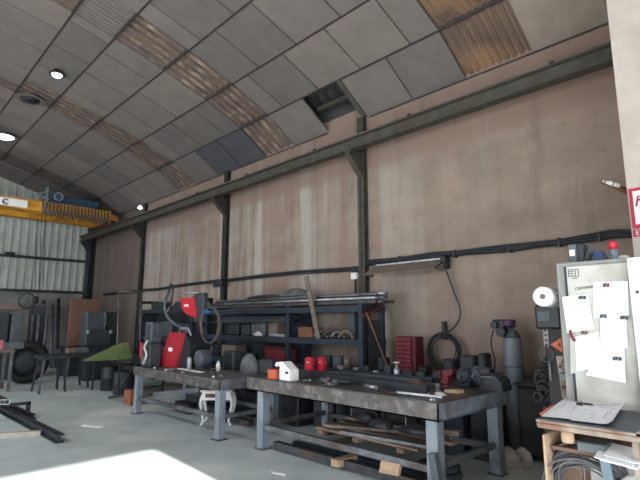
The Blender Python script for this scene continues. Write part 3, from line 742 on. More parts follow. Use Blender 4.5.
# lower shelf (z .85)
a = at(284, 356, 1, 5.8).x; b = at(264, 356, 1, 5.8).x
t = thing('red_toolbox', 'dull red metal toolbox with a top handle on the lower rack shelf', 'toolbox', ((a + b) / 2, 5.95, .85))
MB().box(a, b, 5.8, 6.1, .85, 1.12, bev=.015).build('toolbox_body', 'red_dull', parent=t); MB().box(a - .005, b + .005, 5.79, 6.11, 1.06, 1.13, bev=.015).build('lid', 'red_dark', parent=t)
MB().tube([((a + b) / 2 - .12, 5.95, 1.13), ((a + b) / 2 - .12, 5.95, 1.18), ((a + b) / 2 + .12, 5.95, 1.18), ((a + b) / 2 + .12, 5.95, 1.13)], .012, 6).build('handle', 'black_plastic', parent=t)
for k, (px0, px1, yt, m, lb) in enumerate(((333, 343, 356, 'grey_box', 'pale grey tin on the lower rack shelf, right of the red clamps'), (344, 351, 358, 'wood_grey', 'short brown tin on the lower rack shelf'), (246, 256, 352, 'grey_dark', 'dark tin left of the red toolbox'), (325, 332, 355, 'green_dark', 'dark green tin just right of the red clamps'))):
    x = at((px0 + px1) / 2, 360, 1, 5.9).x; r = abs(at(px0, 360, 1, 5.9).x - at(px1, 360, 1, 5.9).x) / 2 * .8; zt = at(px0, yt, 1, 5.9).z
    tag(MB().lathe((x, 5.9, .85), [(r, 0), (r, zt - .87), (r * 1.05, zt - .86), (r * 1.05, zt - .85), (r * .9, zt - .85)], 18).build('tin', m), lb, 'tin')
for j, (px, m, lb) in enumerate(((198, 'raw_steel', 'grey parts tray at the left end of the rack lower shelf'), (222, 'wood_grey', 'brown parts tray on the rack lower shelf left of the toolbox'))):
    shelf_box(px, px + 14, 345, 5.85, .85, .3, m, 'parts_tray', lb, 'tray')

# ================================================================== STUFF ON THE WELDING TABLE
def longbar(p, q, w, h, m, name, label, cat='bar'):
    return tag(MB().bar(p, q, w, h).build(name, m), label, cat)
longbar((5.14, 4.47, BZ + .035), (2.9, 4.33, BZ + .035), .07, .07, 'dark_steel', 'square_tube', 'thick dark square tube lying lengthwise on the welding table')
longbar((5.1, 4.72, BZ + .025), (3.0, 4.68, BZ + .025), .05, .05, 'bar_steel', 'square_tube', 'thinner steel tube lying behind the thick dark one on the welding table')
longbar((5.0, 4.86, BZ + .02), (3.4, 4.92, BZ + .02), .04, .04, 'raw_steel', 'angle_bar', 'pale angle bar at the back of the welding table', 'bar')
longbar((5.15, 4.98, BZ + .03), (3.3, 5.04, BZ + .03), .06, .06, 'navy_steel', 'square_tube', 'dark blue tube along the back edge of the welding table')
longbar((3.05, 4.02, BZ + .02), (2.56, 4.06, BZ + .02), .02, .02, 'bright_steel', 'threaded_rod', 'short bright rod on the near right corner of the welding table', 'rod')
longbar((3.12, 3.98, BZ + .012), (2.75, 4.20, BZ + .012), .018, .018, 'dark_steel', 'threaded_rod', 'short dark rod crossing the bright one on the welding table', 'rod')
# clamp head screw at the corner
t = thing('screw_clamp', 'small steel screw clamp on the near right corner of the welding table', 'clamp', (2.56, 3.93, BZ))
MB().box(2.54, 2.60, 3.9, 3.96, BZ, BZ + .03, bev=.005).build('clamp_body', 'raw_steel', parent=t)
MB().cyl((2.57, 3.88, BZ + .015), (2.57, 3.98, BZ + .015), .009, 8).build('screw', 'bright_steel', parent=t)
# white bag and orange packaging
p = at(280, 380.5, 2, BZ)
t = thing('white_carton', 'open white cardboard carton with a peaked flap on the welding table', 'carton', (p.x, p.y, BZ))
X, Y = p.x, max(p.y, 3.93)
c = MB(); c.prism([(X + .06, Y, BZ), (X - .14, Y, BZ), (X - .14, Y, BZ + .13), (X - .10, Y, BZ + .15), (X + .01, Y, BZ + .22), (X + .06, Y, BZ + .20)], (0, .14, 0)); c.build('carton_body', 'white', parent=t)
c = MB(); c.prism([(X + .0, Y - .005, BZ + .222), (X + .12, Y - .005, BZ + .21), (X + .15, Y - .005, BZ + .17), (X + .12, Y - .005, BZ + .155), (X + .06, Y - .005, BZ + .18)], (0, .13, 0)); c.build('flap', 'white', parent=t)
c = MB(); c.box(X - .11, X - .05, Y - .004, Y, BZ + .08, BZ + .11); c.build('printed_mark', 'logo_blue', parent=t)
p = Vector((X + .19, Y - .02, BZ)); c = MB()
c.box(p.x - .075, p.x + .075, p.y, p.y + .08, BZ, BZ + .115)
for k in range(5): c.box(p.x - .09 + .01 * (k % 2), p.x + .09 - .012 * (k % 3), p.y - .01, p.y + .09, BZ + .003 + k * .024, BZ + k * .024 + .017, bev=.004)
tag(c.build('orange_discs_pack', 'orange'), 'ribbed orange pack standing against the white carton', 'pack')
# red clamps / jugs
def red_clamp(px, label, h=.22):
    p = at(px, 374, 2, BZ); t = thing('red_clamp', label, 'clamp', (p.x, p.y, BZ), 'red magnetic clamps')
    c = MB(); c.prism([(p.x + .08, p.y, BZ), (p.x + .09, p.y, BZ + h * .9), (p.x + .06, p.y, BZ + h), (p.x - .03, p.y, BZ + h), (p.x - .05, p.y, BZ + h * .6), (p.x - .03, p.y, BZ)], (0, .06, 0)); c.build('clamp_body', 'red_bright', parent=t)
    MB().cyl((p.x + .02, p.y - .01, BZ + h * .7), (p.x + .02, p.y + .07, BZ + h * .7), .016, 10).build('pivot', 'bright_steel', parent=t)
red_clamp(309, 'red clamp standing on the welding table, left of the pair'); red_clamp(321, 'red clamp standing on the welding table, right of the pair')
# red vise
p = at(446, 384, 2, BZ)
t = thing('bench_vise', 'small bright red bench vise on the welding table in front of the hose coil', 'vise', (p.x, p.y, BZ))
c = MB(); c.prism([(p.x + .09, p.y, BZ), (p.x + .05, p.y, BZ + .06), (p.x + .04, p.y, BZ + .15), (p.x - .09, p.y, BZ + .17), (p.x - .09, p.y, BZ + .12), (p.x - .03, p.y, BZ + .09), (p.x - .02, p.y, BZ)], (0, .12, 0)); c.build('vise_body', 'red_dull', parent=t)
MB().box(p.x + .06, p.x + .11, p.y - .02, p.y + .13, BZ + .05, BZ + .15, bev=.01).build('jaw', 'red_dark', parent=t)
MB().cyl((p.x + .2, p.y + .06, BZ + .09), (p.x + .05, p.y + .06, BZ + .09), .013, 8).build('screw', 'bright_steel', parent=t)
# papers / rags on bench
p = at(402, 382, 2, BZ); c = MB(); c.prism([(p.x + .12, p.y, BZ), (p.x - .1, p.y - .03, BZ), (p.x - .12, p.y + .08, BZ), (p.x + .08, p.y + .1, BZ)], (0, 0, .012)); tag(c.build('white_plate', 'white'), 'small white plate lying between the bars on the welding table', 'plate')
p = at(449, 393, 2, BZ); c = MB(); c.prism([(p.x + .05, p.y, BZ), (p.x - .09, p.y + .03, BZ), (p.x - .1, p.y + .12, BZ), (p.x + .0, p.y + .14, BZ)], (0, 0, .03)); tag(c.build('wood_block', 'wood_pale'), 'pale wooden offcut near the right corner of the welding table', 'offcut')
p = at(440, 395, 2, BZ); c = MB().blob((p.x, p.y, BZ), .06, .04, .03, 4, .3, flat=True); tag(c.build('crumpled_tissue', 'pale_cloth'), 'small crumpled pale tissue beside the wooden offcut', 'tissue')
p = at(455, 390, 2, BZ); c = MB(); c.lathe((2.6, 5.16, BZ), [(.03, 0), (.03, .02), (.015, .025), (.015, .06), (.022, .062), (.022, .08)], 12); tag(c.build('small_valve', 'bright_steel'), 'little bright fitting at the right back edge of the welding table', 'fitting')
# angle grinder, helmet-like things and motors at back
def motor(px, py, R, L, m, label, name='electric_motor', nfin=9):
    p = at(px, py, 2, BZ); y = min(p.y, BY1 - L / 2)
    x = at(px, py, 1, y).x
    t = thing(name, label, 'motor', (x, y, BZ), 'motors on the welding table')
    c = MB(); c.lathe((x, y - L / 2, BZ + R + .03), [(R * .55, 0), (R * .9, .02), (R, .05), (R, L - .05), (R * .9, L - .02), (R * .5, L)], 24, axis='y'); c.build('motor_body', m, parent=t)
    c = MB()
    for k in range(nfin): c.ring((x, y - L / 2 + .05 + (L - .1) * k / (nfin - 1), BZ + R + .03), R * 1.04, .008, 'y', 24, 5)
    c.build('cooling_fin', m, parent=t)
    MB().box(x - R * .8, x + R * .8, y - L * .3, y + L * .3, BZ, BZ + .05, bev=.01).build('foot', 'dark_steel', parent=t)
    MB().cyl((x, y - L / 2 - .06, BZ + R + .03), (x, y - L / 2, BZ + R + .03), R * .18, 10).build('shaft', 'raw_steel', parent=t)
    return t
motor(466, 386, .08, .2, 'grey_dark', 'dark finned motor at the back of the welding table, left of two')
motor(480, 386, .09, .2, 'grey_machine', 'grey finned motor at the back of the welding table, right of two')
p = at(502, 389, 2, BZ); x, y = p.x + .06, 5.0
t = thing('compressor_unit', 'low black machine with a raised box at the right back of the welding table', 'machine', (x, y, BZ))
x -= .04
c = MB(); c.prism([(x + .13, y - .1, BZ), (x + .14, y - .1, BZ + .09), (x + .08, y - .1, BZ + .15), (x - .04, y - .1, BZ + .155), (x - .11, y - .1, BZ + .11), (x - .14, y - .1, BZ + .0)], (0, .2, 0)); c.build('machine_body', 'black_plastic', parent=t)
c = MB()
for k in range(4): c.tube([(x + .12, y - .1 + .06 * k, BZ + .02), (x + .145, y - .1 + .06 * k, BZ + .1), (x + .07, y - .1 + .06 * k, BZ + .165), (x - .05, y - .1 + .06 * k, BZ + .17), (x - .13, y - .1 + .06 * k, BZ + .11), (x - .15, y - .1 + .06 * k, BZ + .01)], .009, 6)
c.build('rib', 'black_plastic', parent=t)
MB().box(x + .02, x + .14, y - .05, y + .09, BZ + .15, BZ + .22, bev=.01).build('top_box', 'black_plastic', parent=t)
MB().tube([(x - .12, y - .12, BZ + .1), (x - .08, y - .14, BZ + .15), (x + .08, y - .13, BZ + .14), (x + .11, y - .12, BZ + .05)], .008, 8).build('handle', 'raw_steel', parent=t)
# small metal fittings near the drawer tower
p = at(421, 375, 2, BZ)
t = thing('brass_valve', 'pale metal valve with a small hand wheel, by the red drawer tower', 'valve', (3.92, 5.16, BZ))
MB().lathe((3.92, 5.16, BZ), [(.05, 0), (.05, .02), (.03, .03), (.045, .08), (.03, .12), (.015, .13), (.015, .19)], 14).build('valve_body', 'bright_steel', parent=t)
MB().ring((3.92, 5.16, BZ + .19), .035, .008, 'z', 16, 6).build('hand_wheel', 'white', parent=t)
for k, (x, y, r, h, m, lb) in enumerate(((4.25, 5.14, .04, .07, 'bright_steel', 'small bright nut stack at the back of the welding table'), (4.6, 5.14, .05, .09, 'grey_box', 'small grey pot at the back left of the welding table'), (3.55, 5.16, .06, .1, 'green_dark', 'dark green pot behind the red vise'), (3.3, 5.16, .07, .12, 'grey_dark', 'dark pot between the red vise and the motors'), (4.9, 5.14, .06, .10, 'raw_steel', 'worn tin at the far back corner of the welding table'))):
    tag(MB().lathe((x, y, BZ), [(r, 0), (r, h * .9), (r * .7, h), (r * .5, h)], 14).build('pot', m), lb, 'pot')

# loose hardware strewn over the two benches
rb = random.Random(11)
b0 = None
for k in range(16):
    x, y = rb.uniform(2.75, 4.9), rb.choice([rb.uniform(3.98, 4.2), rb.uniform(4.5, 4.62), rb.uniform(5.08, 5.2)])
    if x > 4.6 and y < 4.3: x -= 1.2
    if b0 is None:
        b0 = thing('loose_bolt', 'loose steel bolt lying on the welding table top', 'bolt', (x, y, BZ), 'loose bolts on the welding table')
        MB().cyl((x - .05, y, BZ + .012), (x + .03, y, BZ + .012), .010, 8).build('shank', 'raw_steel', parent=b0); MB().cyl((x + .03, y, BZ + .016), (x + .046, y, BZ + .016), .018, 6).build('head', 'bright_steel', parent=b0)
        first = b0
    else: copy_tree(b0, loc=(x, y, BZ), rotz=rb.uniform(0, 6.28))
for k in range(9):
    x, y = rb.uniform(6.1, 8.4), rb.uniform(3.82, 3.98)
    c_ = copy_tree(b0, loc=(x, y, LZ), rotz=rb.uniform(0, 6.28), label='loose steel bolt lying on the front of the worn grey bench'); c_['group'] = 'loose bolts on the worn grey bench'
for k, (x, y, l, r, m, lb) in enumerate(((4.1, 4.08, .3, .03, 'raw_steel', 'short thick pipe offcut near the middle front of the welding table'), (3.5, 4.12, .2, .02, 'bright_steel', 'short bright pipe offcut lying on the front of the welding table'), (4.7, 4.12, .25, .025, 'bar_steel', 'short dark pipe offcut near the white carton'), (3.25, 4.55, .22, .03, 'orange_rust', 'short rusty pipe offcut between the long bars'))):
    tag(MB().cyl((x - l / 2, y, BZ + r), (x + l / 2, y + .04, BZ + r), r, 12).build('pipe_offcut', m), lb, 'pipe')
for k, (x, y, w_, h, m, lb) in enumerate(((4.45, 5.16, .12, .12, 'black_plastic', 'small black battery-like block at the back of the welding table, left of the drawer tower'), (4.05, 5.15, .1, .15, 'grey_dark', 'small dark block at the back of the welding table under the drawer tower'), (3.75, 5.17, .14, .1, 'dark_steel', 'low dark steel block at the back of the welding table below the hose coil'))):
    tag(MB().box(x - w_ / 2, x + w_ / 2, y - .04, y + .06, BZ, BZ + h, bev=.015).build('steel_block', m), lb, 'block')
# power tools: angle grinders
def grinder(x, y, z, label, rz):
    t = thing('angle_grinder', label, 'grinder', (x, y, z), 'angle grinders')
    MB().tube([(x - .14, y, z + .035), (x - .05, y, z + .035), (x + .06, y, z + .04), (x + .1, y, z + .04)], [.025, .03, .034, .03], 10).build('motor_body', 'black_plastic', parent=t)
    MB().lathe((x + .13, y, z), [(.06, 0), (.06, .004), (.02, .01), (.03, .03), (.03, .07), (.01, .08)], 20).build('disc_head', 'raw_steel', parent=t)
    MB().cyl((x + .1, y, z + .045), (x + .1, y - .11, z + .05), .014, 8).build('side_handle', 'red_dark', parent=t)
    t.rotation_euler.z = rz
grinder(3.95, 4.12, BZ, 'black angle grinder lying on the front of the welding table', .4)
grinder(6.6, 4.1, LZ, 'black angle grinder lying on the worn grey bench right of the white strip', -.6)
grinder(2.95, 4.62, BZ, 'black angle grinder near the right edge of the welding table', 2.0)

# ---- wall bench behind (z .86)
t = thing('wall_bench', 'dark narrow bench against the concrete wall behind the welding table', 'workbench', (3.85, 6.1, 0))
MB().box(3.05, 4.9, 5.78, 6.42, .80, .85, bev=.005).build('benchtop', 'dark_steel', parent=t)
for x in (3.08, 4.8):
    for y in (5.8, 6.33): MB().box(x, x + .06, y, y + .06, 0, .80).build('leg', 'dark_steel', parent=t)
MB().box(3.05, 4.9, 5.8, 6.4, .3, .33).build('shelf', 'dark_steel', parent=t)
# red drawer tower
a, b = 4.57, 4.29
t = thing('drawer_tower', 'red plastic tower of small stacked drawers against the wall', 'drawer unit', (4.44, 6.05, .85), None)
MB().box(b - .06, a, 6.03, 6.25, .85, 1.37, bev=.008).build('case', 'red_dark', parent=t)
for k in range(8):
    z = .868 + k * .062; d = MB().box(b, a - .01, 5.99, 6.03, z, z + .047, bev=.006).build('drawer', 'red_dull', parent=t)
    MB().box((a + b) / 2 - .04, (a + b) / 2 + .04, 5.975, 5.99, z + .018, z + .028).build('pull', 'red_dark', parent=d)
for k, (x, w_, h, m, lb, nm) in enumerate(((4.8, .12, .2, 'dark_steel', 'dark jar left of the red drawer tower', 'jar'), (3.62, .16, .24, 'black_plastic', 'black tool case on the wall bench under the coil', 'case'), (3.34, .2, .3, 'grey_dark', 'dark tool case behind the left motor', 'case'), (3.13, .1, .34, 'dark_steel', 'dark narrow case behind the right motor', 'case'), (4.05, .12, .12, 'black_plastic', 'low black case on the wall bench right of the drawer tower', 'case'))):
    o = MB().box(x - w_ / 2, x + w_ / 2, 5.9, 6.1, .85, .85 + h, bev=.02).build('tool_' + nm, m); tag(o, lb, nm)

# ================================================================== GAS CYLINDER
cx_, cy_ = 2.89, 6.28 
cx_ = 2.47 + .0; cx_ = at(512, 340, 1, 6.2).x; cy_ = 6.2
cx_ = min(cx_, 9)
t = thing('gas_cylinder', 'tall grey gas cylinder with a regulator standing against the wall', 'gas cylinder', (cx_, cy_, 0))
R_ = .115
MB().lathe((cx_, cy_, 0), [(R_ * .9, 0), (R_, .03), (R_, 1.32), (R_ * .93, 1.39), (R_ * .7, 1.45), (R_ * .35, 1.48), (R_ * .3, 1.50)], 28).build('tank', 'cylinder_grey', parent=t)
MB().lathe((cx_, cy_, 1.02), [(R_ + .003, 0), (R_ + .003, .03)], 28).build('band', 'raw_steel', parent=t)
MB().lathe((cx_, cy_, 1.385), [(R_ * .95, 0), (R_ * .73, .065), (R_ * .38, .10), (.03, .11)], 28).build('shoulder', 'shoulder_green', parent=t)
c = MB(); c.cyl((cx_, cy_, 1.48), (cx_, cy_, 1.58), .03, 12); c.box(cx_ - .05, cx_ + .05, cy_ - .05, cy_ + .04, 1.52, 1.62, bev=.01); c.build('valve', 'dark_steel', parent=t)
c = MB(); c.box(cx_ + .03, cx_ + .21, cy_ - .12, cy_ + .0, 1.50, 1.62, bev=.02); c.cyl((cx_ + .08, cy_ - .16, 1.46), (cx_ + .08, cy_ - .02, 1.46), .06, 16); c.cyl((cx_ + .16, cy_ - .17, 1.55), (cx_ + .16, cy_ - .1, 1.55), .045, 16); c.build('regulator', 'black_plastic', parent=t)
c = MB(); c.box(cx_ - .06, cx_ + .04, cy_ - .14, cy_ - .02, 1.53, 1.62, bev=.015); c.build('cap', 'purple', parent=t)
MB().tube(smooth_path([(cx_ + .2, cy_ - .1, 1.48), (cx_ + .23, cy_ - .12, 1.3), (cx_ + .2, cy_ - .1, 1.1), (cx_ + .22, cy_ - .12, .9)]), .01, 6).build('hose', 'cable', parent=t)

# ================================================================== DARK CABINET AND CONTROL PANEL between table and white cabinet
t = thing('dark_cabinet', 'low black steel cabinet between the gas cylinder and the desk', 'cabinet', (2.32, 6.15, 0))
MB().box(1.92, 2.66, 5.85, 6.4, .06, .84, bev=.01).build('cabinet_body', 'black_plastic', parent=t)
MB().box(1.89, 2.70, 5.81, 6.42, .84, .87, bev=.004).build('top_plate', 'dark_steel', parent=t)
for (a, b) in ((2.31, 2.64), (1.94, 2.27)):
    d = MB().box(a, b, 5.835, 5.85, .1, .62, bev=.004).build('door', 'black_plastic', parent=t)
    MB().box(a + .02, a + .035, 5.82, 5.835, .35, .45).build('handle', 'dark_steel', parent=d)
for (a, b) in ((2.31, 2.64), (1.94, 2.27)):
    d = MB().box(a, b, 5.835, 5.85, .65, .81, bev=.004).build('drawer', 'black_plastic', parent=t)
    MB().box((a + b) / 2 - .06, (a + b) / 2 + .06, 5.822, 5.835, .73, .745).build('handle', 'dark_steel', parent=d)
for (x, y) in ((1.96, 5.9), (2.58, 5.9), (1.96, 6.32), (2.58, 6.32)): MB().box(x, x + .04, y, y + .04, 0, .06).build('foot', 'dark_steel', parent=t)
c = MB()
for k in range(9):
    rr = random.uniform(.05, .10); c.ring((2.25 + random.uniform(-.08, .08), 5.98 + .03 * k, .89 + rr), rr, .016, 'y', 20, 6)
    c.ring((2.12 + random.uniform(-.06, .1), 5.95 + .03 * k, .89 + rr * 1.4), rr * 1.4, .016, 'y', 20, 6)
tag(c.build('cable_heap', 'black_rubber'), 'tangle of black cable on top of the low black cabinet', 'cables')

# drill press / control column
X0, X1, YC = 1.535, 1.755, 4.35
t = thing('control_column', 'tall black machine column with a switch strip, left of the papered cabinet', 'machine', (1.65, 4.5, 0))
MB().box(X0 - .02, X1 + .0, YC - .05, YC + .35, 0, .9, bev=.015).build('base_cabinet', 'black_rubber', parent=t)
MB().box(X0, X1 - .05, YC, YC + .22, .9, 1.56, bev=.01).build('column_body', 'black_rubber', parent=t)
MB().box(X0, X1, YC - .06, YC + .2, 1.53, 1.74, bev=.02).build('head_box', 'black_plastic', parent=t)
MB().box(X0 + .09, X1 - .03, YC - .064, YC - .06, 1.60, 1.68).build('display', 'grey_machine', parent=t)
sx = at(546, 337, 1, YC - .01); c = MB(); c.box(sx.x - .022, sx.x + .022, YC - .012, YC, 1.38, 1.59, bev=.003); ss = c.build('switch_strip', 'cabinet_frame', parent=t)
for z, m in ((1.565, 'ink'), (1.52, 'ink'), (1.48, 'ink'), (1.435, 'red_dull'), (1.40, 'ink')): MB().cyl((sx.x, YC - .02, z), (sx.x, YC - .012, z), .010, 10).build('button', m, parent=ss)
MB().ring((sx.x - .0, YC - .03, 1.32), .062, .005, 'y', 24, 5).build('cable_loop', 'grey_machine', parent=t)
MB().tube([(sx.x - .02, YC - .03, 1.26), (sx.x - .02, YC - .03, 1.1)], .006, 5).build('hanging_key', 'bright_steel', parent=t)
tri = at(558, 345, 1, YC - .07)
c = MB(); c.prism([(tri.x + .06, YC - .075, tri.z), (tri.x - .03, YC - .075, tri.z + .06), (tri.x - .035, YC - .075, tri.z - .06)], (0, .006, 0)); tg = c.build('warning_triangle', 'orange', parent=t)
c = MB(); c.prism([(tri.x + .0, YC - .078, tri.z + .005), (tri.x - .02, YC - .078, tri.z + .02), (tri.x - .022, YC - .078, tri.z - .018)], (0, .003, 0)); c.build('symbol', 'ink', parent=tg)
c = MB()
for k in range(12):
    rr = random.uniform(.03, .06); c.ring((X1 + .0 + random.uniform(-.02, .05), YC + .02 + .015 * k, .95 + k * .028), rr, .012, 'y', 14, 5)
c.build('cable', 'black_rubber', parent=t)
# metal plate bracket leaning beside cabinet
a = at(558, 356, 1, YC - .12); b = at(564, 398, 1, YC - .12)
pl0 = None
c = MB(); c.prism([(a.x + .015, YC - .12, a.z), (a.x - .035, YC - .12, a.z), (b.x - .025, YC - .12, b.z), (b.x + .015, YC - .12, b.z)], (0, .012, 0)); c.build('slotted_plate', 'tan_steel', parent=t)
c = MB()
for z in (.25, .5, .75):
    q = a.lerp(b, z); c.cyl((q.x - .01, YC - .13, q.z), (q.x - .01, YC - .12, q.z), .014, 12)
c.build('slot', 'ink', parent=t)
q = at(565, 377, 1, YC - .14); c = MB(); c.box(q.x - .035, q.x + .035, YC - .17, YC - .12, q.z - .035, q.z + .035, bev=.008); c.box(q.x - .03, q.x + .02, YC - .16, YC - .12, q.z + .06, q.z + .13, bev=.008); c.build('lock', 'raw_steel', parent=t)

# ================================================================== WHITE CABINET WITH PAPERS
CY = 4.0; CT = 2.055
t = thing('metal_cabinet', 'pale steel two-door cabinet covered with clipped papers at the right edge', 'cabinet', (1.0, 4.2, 0))
MB().box(.5, 1.445, CY + .02, CY + .42, 0, CT, bev=.006).build('carcass', 'cabinet_frame', parent=t)
d1 = MB().box(.945, 1.375, CY, CY + .02, .08, CT - .035, bev=.004).build('door', 'cabinet_paint', parent=t)
MB().box(1.362, 1.378, CY - .004, CY, .08, CT - .035).build('edge_strip', 'dark_steel', parent=d1)
d2 = MB().box(.50, .935, CY - .05, CY - .03, .92, CT - .01, bev=.004).build('door', 'white', parent=t)  # whiter than the other door: its sunlit brightness is put into the colour
MB().box(.86, .875, CY - .07, CY - .05, 1.40, 1.48).build('handle', 'ink', parent=d2)
MB().cyl((.89, CY - .052, 1.80), (.89, CY - .05, 1.80), .012, 10).build('rivet', 'ink', parent=d2)
# printed label and handwriting on the door
lb = at(573, 273, 1, CY - .003)
c = MB()
w_, h_ = .075, .06; yy0, yy1 = CY - .0035, CY - .0005
for (x0, x1, z0, z1) in ((0, w_, 0, .004), (0, w_, h_ - .004, h_), (0, .004, 0, h_), (w_ - .004, w_, 0, h_), (.05, .053, 0, h_), (.01, .04, .04, .045), (.01, .04, .025, .030), (.012, .035, .012, .016)):
    c.box(lb.x + .035 - x0, lb.x + .035 - x1, yy0, yy1, lb.z - .03 + z0, lb.z - .03 + z1)
c.box(lb.x + .01, lb.x - .03, yy0, yy1, lb.z - .045, lb.z - .04)
c.build('printed_label', 'ink', parent=d1)
hw = at(574.5, 290.5, 1, CY - .003)
text_mesh('handwriting', 'CERVANO', .032, 'ink', (hw.x, CY - .003, hw.z), (-1, 0, .1), (0, 0, 1), d1, .0005)
# papers: px corners on the door plane
def paper(quad, Y, label, lines=True, seed=0, m='paper'):
    P = [at(x, y, 1, Y) for x, y in quad]
    bl = P[0].lerp(P[2], .5); t = thing('paper_sheet', label, 'paper', (bl.x, Y, min(p.z for p in P)), 'papers clipped to the cabinet')
    MB().prism([Vector((p.x, Y - .002 if i in (0, 1) else Y - .006, p.z)) for i, p in enumerate(P)], (0, .0012, 0)).build('sheet', m, parent=t)
    if lines:
        rnd = random.Random(seed); c = MB()
        for k in range(7):
            u = .15 + k * .11; a = P[0].lerp(P[3], u).lerp(P[1].lerp(P[2], u), .15); b = P[0].lerp(P[3], u).lerp(P[1].lerp(P[2], u), rnd.uniform(.4, .85))
            yq = Y - .0045 - .004 * u; a.y = b.y = yq; c.bar(a, b, .001, .0022)
        c.build('printed_lines', 'paper_line', parent=t)
    return t
paper([(562, 297), (588, 294), (594, 329), (567.5, 333)], CY - .004, 'blank white paper sheet leaning left at the upper left of the cabinet door', True, 1)
paper([(593, 282), (628, 281), (629, 317), (594, 318)], CY - .004, 'white paper sheet high on the cabinet door under the red magnet', True, 2)
paper([(600, 315), (626, 312), (628, 348), (601, 350)], CY - .010, 'white sheet with two dark clips in the middle of the cabinet door', True, 3)
paper([(575, 337), (599, 332), (602, 366), (577, 372)], CY - .012, 'white sheet with a faint drawing at the lower left of the cabinet door', True, 4)
paper([(598, 350), (624, 343), (626, 383), (586, 375)], CY - .016, 'large white drawing sheet at the bottom of the cabinet door', True, 5)
paper([(570, 334), (577, 337), (579, 372), (571, 374)], CY - .003, 'narrow punched paper strip at the left edge of the cabinet door', True, 6, 'cabinet_paint')
def clip(px, py, m, label, w=.026, rot=0):
    m = 'bar_steel' if m == 'raw_steel' else m
    p = at(px, py, 1, CY - .03); t = thing('bulldog_clip', label, 'clip', (p.x, CY - .02, p.z - .015), 'clips and magnets on the cabinet')
    MB().box(p.x - w, p.x + w, CY - .035, CY - .018, p.z - .014, p.z + .012, bev=.004).build('clip_body', m, parent=t)
    MB().tube([(p.x - w * .6, CY - .036, p.z + .01), (p.x, CY - .045, p.z - .015), (p.x + w * .6, CY - .036, p.z + .01)], .003, 5).build('lever', 'bright_steel', parent=t)
clip(582, 297.5, 'raw_steel', 'grey clip at the top of the left leaning sheet'); clip(606, 285, 'red_dull', 'red clip at the top of the highest sheet', .02)
clip(603, 316, 'raw_steel', 'dark clip at the upper left corner of the middle sheet', .022); clip(624, 317.5, 'raw_steel', 'dark clip at the upper right corner of the middle sheet')
clip(584, 332.5, 'red_dull', 'brown clip at the top of the faint drawing sheet', .02); clip(617, 358.5, 'raw_steel', 'dark clip at the top of the large bottom drawing', .028)
a = at(570, 330, 1, CY - .03); b = at(575, 341, 1, CY - .03)
tag(MB().tube(smooth_path([a, a.lerp(b, .5) + Vector((.006, 0, -.006)), b], 4), .010, 8).build('red_marker', 'red_dull'), 'red marker stuck slantwise at the left edge of the cabinet door', 'marker')
# toilet roll holder
rc = at(542.5, 296.5, 1, 4.0)
t = thing('paper_roll', 'large white paper roll on a rod beside the cabinet top', 'paper roll', (rc.x, 4.15, rc.z - .08))
n = 32; c = MB(); c.lathe((rc.x, 4.0, rc.z), [(.018, .02), (.020, 0), (.078, 0), (.080, .01), (.080, .33), (.018, .33)], n, axis='y'); c.build('roll', 'white', parent=t)
c = MB(); c.cyl((rc.x, 3.998, rc.z), (rc.x, 4.01, rc.z), .021, 20); c.build('core', 'wood_grey', parent=t)
c = MB(); c.tube([(rc.x, 4.0, rc.z + .0), (rc.x, 4.03, rc.z + .005)], .008, 6); c.tube([(rc.x, 4.02, rc.z + .01), (1.44, 4.02, rc.z + .025)], .008, 6); c.build('holder_rod', 'raw_steel', parent=t)

# things on the cabinet top
t = thing('boxed_adapter', 'grey and black upright box with a white label on the left of the cabinet top', 'box', (1.33, 4.2, CT))
a = at(569, 262, 1, 4.12).x; b = at(577, 262, 1, 4.12).x; c_ = at(584, 262, 1, 4.12).x
MB().box(a, b, 4.12, 4.24, CT, CT + .155, bev=.005).build('left_half', 'grey_box', parent=t); MB().box(b, c_, 4.13, 4.24, CT, CT + .155, bev=.005).build('right_half', 'dark_steel', parent=t)
MB().box(a - .01, b + .01, 4.117, 4.12, CT + .06, CT + .11).build('white_label', 'white', parent=t)
x = at(587, 262, 1, 4.15).x; tag(MB().bar((x, 4.15, CT), (x - .03, 4.2, CT + .13), .02, .05).build('grey_card', 'grey_cloth'), 'thin grey card leaning right of the upright box', 'card')
x = at(600, 258, 1, 4.12).x; c = MB(); c.prism([(x + .055, 4.08, CT), (x + .035, 4.08, CT + .04), (x + .02, 4.08, CT + .085), (x - .02, 4.08, CT + .08), (x - .045, 4.08, CT)], (0, .12, 0))
tag(c.build('blue_pouch', 'logo_blue'), 'small dark blue pouch in the middle of the cabinet top', 'pouch')
x = at(613.5, 258, 1, 4.12).x
t = thing('spray_can', 'spray can with a red cap on the cabinet top near the pier', 'can', (x, 4.14, CT))
MB().lathe((x, 4.14, CT), [(.028, 0), (.03, .005), (.03, .075), (.026, .085)], 20).build('can_body', 'blue_grey', parent=t); MB().lathe((x, 4.14, CT + .085), [(.029, 0), (.03, .055), (.026, .06), (.001, .06)], 20).build('cap', 'red_bright', parent=t)
x = at(623, 258, 1, 4.12).x; c = MB().blob((x, 4.13, CT), .05, .04, .035, 6, .35, flat=True); tag(c.build('small_parts_heap', 'pale_cloth'), 'little heap of pale rags right of the spray can', 'rags')

